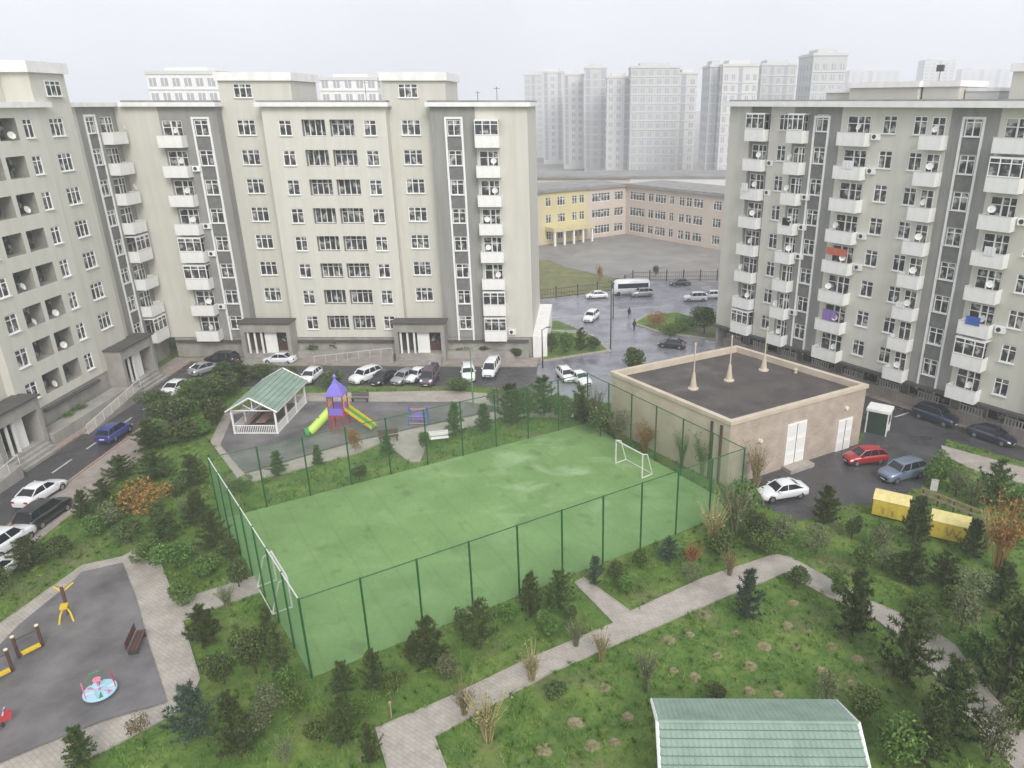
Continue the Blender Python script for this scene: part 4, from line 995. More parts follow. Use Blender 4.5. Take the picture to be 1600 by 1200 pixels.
# ------------------------------------------------------------------ gazebos
def gazebo(label, c, rz, L, W, he, hr, courses, g='green roofed gazebos'):
    """ridge along local x; gable ends at +-L/2"""
    t = thing('gazebo', label, 'gazebo', (c[0], c[1], .06), rz, g)
    ov = .35; wr = W/2+ov; sl = math.hypot(wr, hr-he)
    for sd in (-1, 1):
        # metal tile roof: one sheet per course, each lapping the next
        for k in range(courses):
            t0, t1 = k/courses, (k+1)/courses
            y0 = sd*wr*(1-t0); z0 = he+(hr-he)*t0; y1 = sd*wr*(1-t1); z1 = he+(hr-he)*t1; lift = .045
            m = MB(); n = int((L+2*ov)/.22) if courses > 6 else 30; dx = (L+2*ov)/n
            for q in range(n):
                a = -L/2-ov+q*dx
                xs = (a, a+dx*.3, a+dx*.5, a+dx*.7, a+dx); zz = (0, .012, .035, .012, 0)
                for r_ in range(4):
                    m.poly([(xs[r_], y0, z0+lift+zz[r_]), (xs[r_+1], y0, z0+lift+zz[r_+1]), (xs[r_+1], y1, z1+zz[r_+1]), (xs[r_], y1, z1+zz[r_])][::sd], 'roof_green')
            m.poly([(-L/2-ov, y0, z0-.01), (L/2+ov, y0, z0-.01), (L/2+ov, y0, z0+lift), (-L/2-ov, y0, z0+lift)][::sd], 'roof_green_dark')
            m.build('tile_course', t)
        MB().hexa([(-L/2-ov, sd*wr-.03, he-.07), (L/2+ov, sd*wr-.03, he-.07), (L/2+ov, sd*wr+.03, he-.07), (-L/2-ov, sd*wr+.03, he-.07), (-L/2-ov, sd*wr-.03, he+.02), (L/2+ov, sd*wr-.03, he+.02), (L/2+ov, sd*wr+.03, he+.02), (-L/2-ov, sd*wr+.03, he+.02)], 'white_frame').build('eaves_board', t)
        MB().poly([(-L/2-ov, sd*wr, he-.02), (L/2+ov, sd*wr, he-.02), (L/2+ov, 0, hr-.02), (-L/2-ov, 0, hr-.02)], 'wood').build('soffit', t)
        for sx in (-1, 1):
            a = sx*(L/2+ov); MB().tube((a, sd*(wr+.02), he-.03), (a, 0, hr+.03), .075, 'white_frame', n=4).build('barge_board', t)
    MB().tube((-L/2-ov, 0, hr+.03), (L/2+ov, 0, hr+.03), .07, 'roof_green', n=6).build('ridge_cap', t)
    nb = max(2, round(L/2.6))
    for k in range(nb+1):
        x = -L/2+L*k/nb
        for sd in (-1, 1): MB().box(x-.07, x+.07, sd*W/2-.07, sd*W/2+.07, 0, he+.05, 'white_frame').build('post', t)
    for sd in (-1, 1):
        for k in range(nb):
            a = -L/2+L*k/nb+.07; e = -L/2+L*(k+1)/nb-.07
            m = MB().box(a, e, sd*W/2-.03, sd*W/2+.03, .85, .93, 'white_frame').box(a, e, sd*W/2-.03, sd*W/2+.03, .12, .2, 'white_frame')
            for q in range(int((e-a)/.16)): m.box(a+.05+q*.16, a+.1+q*.16, sd*W/2-.015, sd*W/2+.015, .2, .85, 'white_frame')
            m.build('balustrade', t)
    for sx in (-1, 1):
        x = sx*L/2
        m = MB().box(x-.03, x+.03, -W/2+.07, W/2-.07, .85, .93, 'white_frame').box(x-.03, x+.03, -W/2+.07, W/2-.07, .12, .2, 'white_frame')
        for q in range(int((W-.2)/.16)): m.box(x-.015, x+.015, -W/2+.12+q*.16, -W/2+.17+q*.16, .2, .85, 'white_frame')
        m.build('balustrade', t)
        m = MB().tube((x, -W/2, he-.05), (x, W/2, he-.05), .05, 'white_frame', n=4).tube((x, 0, he), (x, 0, hr-.05), .04, 'white_frame', n=4).tube((x, 0, he), (x, W/4, (he+hr)/2), .03, 'white_frame', n=4).tube((x, 0, he), (x, -W/4, (he+hr)/2), .03, 'white_frame', n=4)
        m.build('gable_truss', t)
    MB().box(-L/2, L/2, -W/2, W/2, -.05, .1, 'wood').build('floor', t)
    for sd in (-1, 1): MB().box(-L/2+.3, L/2-.3, sd*(W/2-.5)-.2, sd*(W/2-.5)+.2, .4, .46, 'wood').build('bench', t)
    MB().box(-L/2+1, L/2-1, -.4, .4, .72, .78, 'wood').box(-.4, .4, -.2, .2, .1, .719, 'wood').build('table', t)
gazebo('white gazebo with a green pitched roof on the play area behind the court', (-29.1, 62.3), R(90), 7.0, 3.8, 2.35, 3.6, 6)
gazebo('large green ribbed gazebo roof cut by the bottom edge of the picture', (7.15, 23.0), R(-.5), 7.6, 4.1, 2.55, 3.7, 8)

# ------------------------------------------------------------------ play equipment
px, py = G(533, 672); t = thing('play_tower', 'play tower with a purple pointed roof, a lime tube slide and a yellow slide', 'play tower', (px, py, .16)); t.scale = (.88, .88, .95)
for sx in (-.75, .75):
    for sy in (-.75, .75): MB().tube((sx, sy, 0), (sx, sy, 3.6), .07, 'play_red', n=8).build('post', t)
MB().lathe([(1.25, 3.55), (1.2, 3.7), (.75, 4.3), (.35, 4.65), (.08, 5.1), (.02, 5.2)], 'purple', n=4).build('roof', t, rz=R(45))
MB().lathe([(.14, 5.15), (.2, 5.3), (.12, 5.45), (.02, 5.5)], 'purple', n=8).build('finial', t)
MB().box(-.85, .85, -.85, .85, 1.55, 1.68, 'play_red').build('deck', t)
for sy in (-.8, .8): MB().box(-.7, .7, sy-.03, sy+.03, 1.68, 2.35, 'purple').build('side_panel', t)
MB().box(-.83, -.77, -.7, .7, 2.4, 3.4, 'cream').build('side_panel', t)
# tube slide towards lower left
sl = MB(); a = Vector((-.8, -.2, 1.95)); pts = [a+Vector((-.29*k, -.26*k, -.27*k if k < 6 else -1.55)) for k in range(7)]
for p, q in zip(pts, pts[1:]): sl.tube(p, q, .42, 'play_lime', n=12)
sl.build('tube_slide', t)
MB().tube(pts[-1]+Vector((-.05, -.03, 0)), pts[-1]+Vector((-.4, -.28, -.02)), .46, 'play_green', n=12).build('slide_mouth', t)
MB().tube(pts[3]+Vector((.0, 0, .3)), pts[3]+Vector((0, 0, .46)), .16, 'dark_steel', n=8).build('slide_vent', t)
# open slide towards lower right
m = MB(); A = Vector((.8, .2, 1.9)); B = Vector((3.6, -.6, .3)); w = Vector((.12, .42, 0))
m.hexa([A-w, B-w, B+w, A+w, A-w+Vector((0, 0, .08)), B-w+Vector((0, 0, .08)), B+w+Vector((0, 0, .08)), A+w+Vector((0, 0, .08))], 'play_green')
m.build('slide_bed', t)
for s_ in (-1, 1):
    a2 = A+w*s_; b2 = B+w*s_; e = w.normalized()*.04
    MB().hexa([a2-e, b2-e, b2+e, a2+e, a2-e+Vector((0, 0, .34)), b2-e+Vector((0, 0, .30)), b2+e+Vector((0, 0, .30)), a2+e+Vector((0, 0, .34))], 'yellow').build('slide_side', t)
MB().path([A-w, A-w+Vector((0, 0, 1.2)), A+w+Vector((0, 0, 1.2)), A+w], .05, 'yellow').build('slide_hoop', t)
m = MB()
for k in range(5): m.tube((.3, -.85-.12*k, 1.4-.3*k), (-.3, -.85-.12*k, 1.4-.3*k), .03, 'play_red', n=5)
m.tube((.3, -.85, 1.6), (.3, -1.4, .05), .035, 'play_red', n=5).tube((-.3, -.85, 1.6), (-.3, -1.4, .05), .035, 'play_red', n=5); m.build('ladder', t)
# blue and pink swing / climber
px, py = G(655, 664); t = thing('climbing_frame', 'small blue and pink climbing frame right of the play tower', 'climbing frame', (px, py, .06))
for sx in (-.8, .8): MB().path([(sx, -.5, 0), (sx, -.2, 1.7), (sx, .2, 1.7), (sx, .5, 0)], .06, 'play_blue').build('frame', t)
for k in range(5): MB().tube((-.8, -.45+.06*k, .3+.33*k), (.8, -.45+.06*k, .3+.33*k), .035, ('pink', 'play_blue')[k % 2], n=5).build('rung', t)
MB().box(-.4, .4, -.1, .1, .5, 1.1, 'purple').build('panel', t)
# white bench and other seats
def bench(u, v, deg, label, mt='white_frame', back=True):
    x, y = G(u, v); t = thing('bench', label, 'bench', (x, y, .06), R(deg))
    for k in range(3): MB().box(-.85, .85, -.22+.16*k, -.09+.16*k, .42, .46, mt).build('seat_slat', t)
    if back:
        for k in range(3): MB().box(-.85, .85, .25, .29, .55+.16*k, .67+.16*k, mt).build('back_slat', t)
    for sx in (-.7, .7): MB().box(sx-.04, sx+.04, -.22, .26, 0, .419, 'dark_steel').build('leg', t)
bench(686, 692, 15, 'white bench in the grass strip behind the court')
bench(608, 690, 20, 'dark bench at the edge of the far play surface', 'brown')
bench(563, 630, 0, 'dark bench on the path behind the yellow slide', 'dark_slab')
bench(217, 1012, 105, 'dark seat by the paved border of the lower left play area', 'brown')
# merry-go-round
px, py = G(159, 1088); t = thing('merry_go_round', 'round pale blue merry-go-round with red and green handles', 'merry-go-round', (px, py, .16)); t.scale = (.82, .82, .95)
MB().lathe([(.3, .1), (.85, .12), (.92, .2), (.9, .27), (.4, .27)], 'sky_blue', n=24).build('disc', t)
for k in range(8):
    a = k*math.pi/4
    MB().poly([(math.cos(a)*.18, math.sin(a)*.18, .285), (math.cos(a-.3)*.8, math.sin(a-.3)*.8, .285), (math.cos(a)*.8, math.sin(a)*.8, .285)], ('pink', 'sign_white', 'sky_blue', 'play_green')[k % 4]).build('panel', t)
MB().tube((0, 0, 0), (0, 0, .95), .06, 'pink', n=8).lathe([(.22, .92), (.24, .97), (.2, 1.0)], 'pink', n=14).build('centre_post', t)
for k in range(4):
    a = k*math.pi/2+.4; c, s_ = math.cos(a), math.sin(a); c2, s2 = math.cos(a+.7), math.sin(a+.7)
    MB().path([(c*.82, s_*.82, .25), (c*.82, s_*.82, .95), (c2*.82, s2*.82, .95), (c2*.82, s2*.82, .25)], .03, ('play_red', 'play_green', 'pink', 'sky_blue')[k]).build('handle', t)
# exercise machines with cream feet
def double_post(u, v, deg, label):
    x, y = G(u, v); t = thing('exercise_machine', label, 'exercise machine', (x, y, .06), R(deg), 'outdoor exercise machines on the lower left surface')
    for sx in (-.55, .55):
        MB().tube((sx, 0, .03), (sx, 0, 1.45), .085, 'brown', n=10).build('post', t)
        MB().lathe([(.1, 1.44), (.1, 1.5), (.03, 1.54)], 'cream', c=(sx, 0), n=10).build('post_cap', t)
        MB().box(sx-.32, sx+.32, -.2, .12, 0, .09, 'cream').build('foot_plate', t)
    MB().box(-.42, .42, -.28, -.02, .3, .42, 'yellow').build('seat', t)
    MB().tube((-.5, 0, 1.2), (.5, 0, 1.2), .03, 'brown', n=6).build('crossbar', t)
double_post(50, 1022, 55, 'brown twin post exercise machine with a yellow seat and cream feet')
double_post(2, 1062, 55, 'brown and yellow exercise machine cut by the left edge')
x, y = G(108, 966); t = thing('exercise_machine', 'brown and yellow exercise machine with spread yellow arms and a yellow saddle', 'exercise machine', (x, y, .06), R(-65), 'outdoor exercise machines on the lower left surface')
MB().tube((-.2, 0, 0), (-.25, 0, 1.9), .09, 'brown', n=10).build('post', t)
for s_ in (-1, 1):
    MB().path([(-.25, 0, 1.6), (-.7, s_*.45, 1.75), (-1.1, s_*.35, 1.5)], .05, 'yellow').build('arm', t)
    MB().path([(0, 0, .9), (.4, s_*.25, .5), (.65, s_*.35, .05)], .05, 'yellow').build('leg', t)
    MB().box(.45, .8, s_*.35-.1, s_*.35+.1, 0, .08, 'cream').build('foot_plate', t)
MB().box(.0, .45, -.18, .18, .85, 1.0, 'yellow').build('saddle', t)
MB().box(-.45, .0, -.14, .14, 0, .08, 'cream').build('foot_plate', t)
x, y = G(2, 1140); t = thing('spring_rider', 'red and pale blue spring rider cut by the left edge', 'spring rider', (x, y, .06), R(30))
MB().lathe([(.18, 0), (.2, .1), (.14, .2), (.19, .3), (.13, .4)], 'dark_steel', n=12).build('spring', t)
MB().side([(-.5, .4), (.5, .4), (.6, .75), (.35, 1.0), (.1, .7), (-.3, .7), (-.55, .95)], -.09, .09, 'play_red').build('body', t)
MB().box(-.25, .1, -.2, .2, .7, .76, 'sky_blue').build('seat', t); MB().tube((.3, -.28, .9), (.3, .28, .9), .035, 'sky_blue', n=6).build('handle', t)
# lamp posts
def lamp(u, v, vt, label, g='street lamps', arm=1.2, deg=0, mt='dark_steel'):
    x, y = G(u, v); h = ZAT(u, vt, y); t = thing('street_lamp', label, 'street lamp', (x, y, 0), R(deg), g)
    MB().tube((0, 0, 0), (0, 0, h), .09, mt, r1=.05, n=8).build('pole', t); MB().tube((0, 0, h-.05), (arm, 0, h+.25), .035, mt, n=5).build('arm', t)
    MB().hexa([(arm-.05, -.12, h+.2), (arm+.5, -.09, h+.27), (arm+.5, .09, h+.27), (arm-.05, .12, h+.2), (arm-.05, -.1, h+.3), (arm+.5, -.07, h+.34), (arm+.5, .07, h+.34), (arm-.05, .1, h+.3)], mt).build('lamp_head', t)
lamp(954, 545, 440, 'dark lamp post at the tip of the traffic island', arm=.5, deg=30)
lamp(958, 498, 442, 'thick dark signal post in the middle of the junction', arm=.3, deg=200)
lamp(740, 640, 545, 'pale green lamp post among the shrubs right of the parking row', mt='wire_green', arm=.4)
lamp(848, 575, 515, 'thin lamp post at the right end of the middle block', arm=.5)
# garden lamps and marker stakes
def stake(u, v, h, mt, label, name='marker_stake', cat='stake'):
    x, y = G(u, v); tag(MB().tube((0, 0, 0), (0, 0, h), .035, mt, n=6).box(-.06, .06, -.06, .06, h, h+.1, mt).build(name, None, (x, y, 0)), label, cat)
stake(612, 1122, .9, 'kerb_orange', 'orange stake in the grass left of the bend of the garden path')
stake(300, 1130, .5, 'sign_white', 'white stake below the pine at the corner of the paved border')
stake(588, 1078, .35, 'sky_blue', 'pale blue marker at the foot of a small pine before the court')
x, y = G(1418, 765); tag(MB().box(-.25, .25, -.2, .2, 0, .9, 'white_steel').box(-.28, .28, -.23, .23, .9, .95, 'sign_white').build('utility_box', None, (x+2, y, 0), R(-30)), 'small white utility box right of the first yellow container', 'box')
# low wall with rail behind the yellow containers
a, b = G(1440, 782), G(1540, 822); L = math.dist(a, b)
t = thing('low_fence', 'low brown rail fence behind the right yellow container', 'fence', (a[0], a[1], 0), math.atan2(b[1]-a[1], b[0]-a[0]))
for k in range(5): MB().box(L*k/4-.05, L*k/4+.05, -.05, .05, 0, 1.1, 'brown').build('post', t)
for z in (.5, .95): MB().box(-.1, L+.1, -.08, -.051, z, z+.14, 'wood').build('rail', t)

# ------------------------------------------------------------------ people
def person(u, v, deg, label, top, legs, stride=.18):
    x, y = G(u, v); 
    V = [(0, 0, .95), (0, 0, 1.15), (0, 0, 1.38), (0, 0, 1.5), (0, .02, 1.62), (0, .02, 1.74)]
    rad = [.15, .14, .17, .06, .095, .08]; E = [(0, 1), (1, 2), (2, 3), (3, 4), (4, 5)]
    for s_ in (-1, 1):
        b = len(V); V += [(s_*.09, 0, .88), (s_*.1, s_*stride*.5+.03, .5), (s_*.1, s_*stride, .08), (s_*.1, s_*stride+.13, .03)]; rad += [.095, .065, .045, .035]; E += [(0, b), (b, b+1), (b+1, b+2), (b+2, b+3)]
        b = len(V); V += [(s_*.2, 0, 1.38), (s_*.25, -s_*.06, 1.1), (s_*.25, .05-s_*.08, .86), (s_*.25, .07-s_*.08, .78)]; rad += [.06, .045, .035, .03]; E += [(2, b), (b, b+1), (b+1, b+2), (b+2, b+3)]
    me = bpy.data.meshes.new('person'); me.from_pydata(V, E, []); o = bpy.data.objects.new('person', me); col.objects.link(o)
    md = o.modifiers.new('skin', 'SKIN'); me.skin_vertices[0].use if False else None
    sv = me.skin_vertices
    if not sv:
        import bmesh
        bm = bmesh.new(); bm.from_mesh(me); bm.verts.layers.skin.verify(); bm.to_mesh(me); bm.free(); sv = me.skin_vertices
    for i, r_ in enumerate(rad): sv[0].data[i].radius = (r_, r_)
    sv[0].data[0].use_root = True
    sb = o.modifiers.new('sub', 'SUBSURF'); sb.levels = 1; sb.render_levels = 2
    me.materials.append(M[top]); o.location = (x, y, 0.02); o.rotation_euler = (0, 0, R(deg))
    tag(o, label, 'person'); o.scale = (.85, .85, .85)
    hr = MB().lathe([(.02, 1.84), (.075, 1.81), (.105, 1.74), (.10, 1.66)][::-1], 'cloth_dark', c=(0, .0), n=12).build('hair', o, smooth=True)
    MB().lathe([(.17, .72), (.185, 1.0), (.20, 1.3), (.19, 1.45), (.1, 1.5)], top, n=12).build('coat', o, smooth=True)
person(983, 497, 160, 'person in a dark coat walking across the junction, the farther of two', 'cloth_dark', 'cloth_dark')
person(991, 517, 20, 'person in dark clothes standing by the kerb, the nearer of two', 'cloth_dark', 'cloth_dark', .08)

# ------------------------------------------------------------------ plants
def tintmesh(name, V, F, T, mt):
    me = bpy.data.meshes.new(name); V = np.asarray(V, np.float32); F = np.asarray(F, np.int32)
    me.vertices.add(len(V)); me.vertices.foreach_set('co', V.ravel()); k = F.shape[1]
    me.loops.add(F.size); me.loops.foreach_set('vertex_index', F.ravel()); me.polygons.add(len(F))
    me.polygons.foreach_set('loop_start', np.arange(0, F.size, k, dtype=np.int32)); me.polygons.foreach_set('loop_total', np.full(len(F), k, np.int32))
    at = me.attributes.new('tint', 'FLOAT', 'FACE'); at.data.foreach_set('value', np.asarray(T, np.float32))
    me.materials.append(M[mt]); me.update(); me.validate(); return me
def needle_tris(C, Dr, n, ln, wd, rg, spread=1.0):
    """n thin triangles radiating from each centre C about direction Dr"""
    C = np.repeat(C, n, 0); Dr = np.repeat(Dr, n, 0)
    d = rg.normal(size=C.shape)*spread+Dr*.9; d /= np.linalg.norm(d, axis=1, keepdims=True)
    p = np.cross(d, rg.normal(size=C.shape)); p /= np.linalg.norm(p, axis=1, keepdims=True)
    l_ = ln*rg.uniform(.6, 1.15, (len(C), 1)); w_ = wd*rg.uniform(.6, 1.2, (len(C), 1))
    V = np.stack([C-p*w_, C+p*w_, C+d*l_], 1).reshape(-1, 3); F = np.arange(len(V)).reshape(-1, 3); return V, F
def pine_mesh(seed, wide=.46, mt='needle', tufts=430, open_=.0):
    """unit-height pine crown between z .12 and 1, radius about wide*0.5 at the widest"""
    rg = np.random.default_rng(seed); C = []; D = []
    whorls = 9
    for k in range(whorls):
        z = .10+.84*(k/(whorls-1))**.95; rad = wide*(1-((z-.12)/.95))**.75*(.75+.35*rg.random())+.02
        if k < 2: rad *= .85
        nb = 7 if k < 6 else 5; a0 = rg.random()*6.3
        for b in range(nb):
            if rg.random() < .13+open_: continue
            a = a0+b*2*math.pi/nb+rg.normal()*.2; L = rad*rg.uniform(.65, 1.25); up = rg.uniform(.15, .45)
            nt = max(2, int(tufts/whorls/nb*(.5+L/wide*1.4)))
            for j in range(nt):
                f = (j+.7)/nt; r_ = L*f
                C.append((math.cos(a)*r_+rg.normal()*.012, math.sin(a)*r_+rg.normal()*.012, z+r_*up*f+rg.normal()*.01)); D.append((math.cos(a)*.5, math.sin(a)*.5, .7))
    C.append((0, 0, .96)); D.append((0, 0, 1)); C = np.array(C); D = np.array(D)
    V, F = needle_tris(C, D, 17, .085, .0105, rg, .8)
    T = np.repeat(np.clip(rg.normal(.42, .2, len(C)), 0, 1), 17)*.7+rg.random(len(F))*.3
    return tintmesh('crown', V, F, T, mt)
def leafy_mesh(seed, mt, n=1500, flat=.9, leaf=.035, gaps=6, hollow=.45, low=.08):
    rg = np.random.default_rng(seed)
    # several lobes of unequal size
    L = [(rg.normal(0, .13), rg.normal(0, .13), rg.uniform(.35, .72), rg.uniform(.16, .30)) for _ in range(gaps)]+[(0, 0, .5, .30)]
    P_ = []; T = []
    for q in range(n):
        x, y, z, r_ = L[rg.integers(len(L))]; d = rg.normal(size=3); d /= np.linalg.norm(d); rr_ = r_*(hollow+(1-hollow)*rg.random()**.5)
        P_.append((x+d[0]*rr_, y+d[1]*rr_, max(low, z+d[2]*rr_*flat)))
        T.append(rg.normal(.45, .22))
    P_ = np.array(P_); d = rg.normal(size=P_.shape); d /= np.linalg.norm(d, axis=1, keepdims=True); p = np.cross(d, rg.normal(size=P_.shape)); p /= np.linalg.norm(p, axis=1, keepdims=True)
    s_ = leaf*rg.uniform(.6, 1.3, (n, 1)); V = np.stack([P_-d*s_, P_+p*s_*.55, P_+d*s_, P_-p*s_*.55], 1).reshape(-1, 3)
    return tintmesh('crown', V, np.arange(len(V)).reshape(-1, 4), np.clip(T, 0, 1), mt)
def twig_mesh(seed, mt, n=90, leaves=260, spread=.34):
    """bare upright shrub: thin curved shoots with a few leaves"""
    rg = np.random.default_rng(seed); V = []; T = []
    tips = []
    for k in range(n):
        a = rg.random()*6.28; s0 = rg.random()*.06; L = rg.uniform(.45, 1.0); sp = rg.random()**.7*spread
        p0 = np.array((math.cos(a)*s0, math.sin(a)*s0, 0)); p2 = np.array((math.cos(a)*sp*L*1.3, math.sin(a)*sp*L*1.3, L)); p1 = (p0+p2)/2+np.array((-math.cos(a)*sp*.15, -math.sin(a)*sp*.15, .06))
        w = .007
        for A, B in ((p0, p1), (p1, p2)):
            pr = np.cross(B-A, rg.normal(size=3)); pr /= np.linalg.norm(pr); V.append([A-pr*w, A+pr*w, B+pr*w*.5, B-pr*w*.5]); T.append(.75+rg.normal()*.15)
        for q in range(leaves//n+1): f = rg.random(); tips.append(p1+(p2-p1)*f+rg.normal(size=3)*.03)
    for c in tips:
        d = rg.normal(size=3); d /= np.linalg.norm(d); p = np.cross(d, rg.normal(size=3)); p /= np.linalg.norm(p); s_ = .02*rg.uniform(.6, 1.4)
        V.append([c-d*s_, c+p*s_*.6, c+d*s_, c-p*s_*.6]); T.append(rg.random()*.8)
    V = np.array(V).reshape(-1, 3); return tintmesh('crown', V, np.arange(len(V)).reshape(-1, 4), np.clip(T, 0, 1), mt)
trunk_me = MB().tube((0, 0, -.02), (.01, 0, .35), .022, 'bark', r1=.016, n=6).tube((.01, 0, .35), (0, .005, .93), .016, 'bark', r1=.004, n=6).mesh('trunk')
stem_me = MB().tube((0, 0, -.02), (.01, 0, .4), .013, 'bark_pale', r1=.010, n=5).tube((.01, 0, .3), (.12, .03, .7), .009, 'bark_pale', r1=.004, n=4).tube((.01, 0, .28), (-.1, .06, .72), .009, 'bark_pale', r1=.004, n=4).tube((.01, 0, .33), (.0, -.1, .75), .008, 'bark_pale', r1=.004, n=4).mesh('trunk')
KIND = {
    'pine': [pine_mesh(i, (.46, .52, .42, .56)[i], 'needle', open_=(0, .08, 0, .12)[i]) for i in range(4)],
    'bluepine': [pine_mesh(10+i, .46, 'needle_blue', 330) for i in range(2)],
    'column': [pine_mesh(20+i, .25, 'needle', 260) for i in range(2)],
    'bush': [leafy_mesh(30+i, 'leaf', 2400) for i in range(3)],
    'darkbush': [leafy_mesh(40+i, 'needle', 2700, leaf=.033) for i in range(3)],
    'greybush': [leafy_mesh(50+i, 'leaf_grey', 1500, leaf=.028) for i in range(2)],
    'autumn': [leafy_mesh(60+i, 'leaf_autumn', 1100, leaf=.032) for i in range(2)],
    'pale': [leafy_mesh(70+i, 'leaf_straw', 420, leaf=.035, low=.35) for i in range(2)],
    'twig': [twig_mesh(80+i, 'leaf_straw', 90, 260) for i in range(2)],
    'greytwig': [twig_mesh(90+i, 'leaf_grey', 110, 500) for i in range(2)],
    'autumntwig': [twig_mesh(95, 'leaf_autumn', 45, 900)],
}
NAMES = {'pine': ('pine_tree', 'tree'), 'bluepine': ('pine_tree', 'tree'), 'column': ('cypress_tree', 'tree'), 'bush': ('bush', 'bush'), 'darkbush': ('bush', 'bush'), 'greybush': ('bush', 'bush'), 'autumn': ('bush', 'bush'),
         'pale': ('young_tree', 'tree'), 'twig': ('bare_shrub', 'shrub'), 'greytwig': ('bare_shrub', 'shrub'), 'autumntwig': ('bare_shrub', 'shrub')}
WREL = {'pine': .86, 'bluepine': .86, 'column': .46, 'bush': .85, 'darkbush': .85, 'greybush': .85, 'autumn': .85, 'pale': .75, 'twig': .7, 'greytwig': .7, 'autumntwig': .7}
_cnt = {}
def plant(kind, u, vb, vt, w, label, group=None):
    if 150 < u < 420 and vb < 800: vt = vb-(vb-vt)*.68; w *= .92
    if kind in ('pine', 'bluepine'): w *= 1.14
    x, y = G(u, vb)
    h = max(.35, ZAT(u, vt, y)-0.0); wd = w*MPP(y, h/2)
    i = _cnt.get(kind, 0); _cnt[kind] = i+1; me = KIND[kind][i % len(KIND[kind])]
    nm, cat = NAMES[kind]
    t = thing(nm, label, cat, (x, y, 0), rnd.uniform(0, 6.28), group)
    s = wd/WREL[kind]
    put('crown', me, t).scale = (s, s, h)
    if kind not in ('twig', 'greytwig', 'autumntwig'):
        put('trunk', stem_me if kind in ('pale', 'autumn') else trunk_me, t).scale = (h, h, h)
    return t
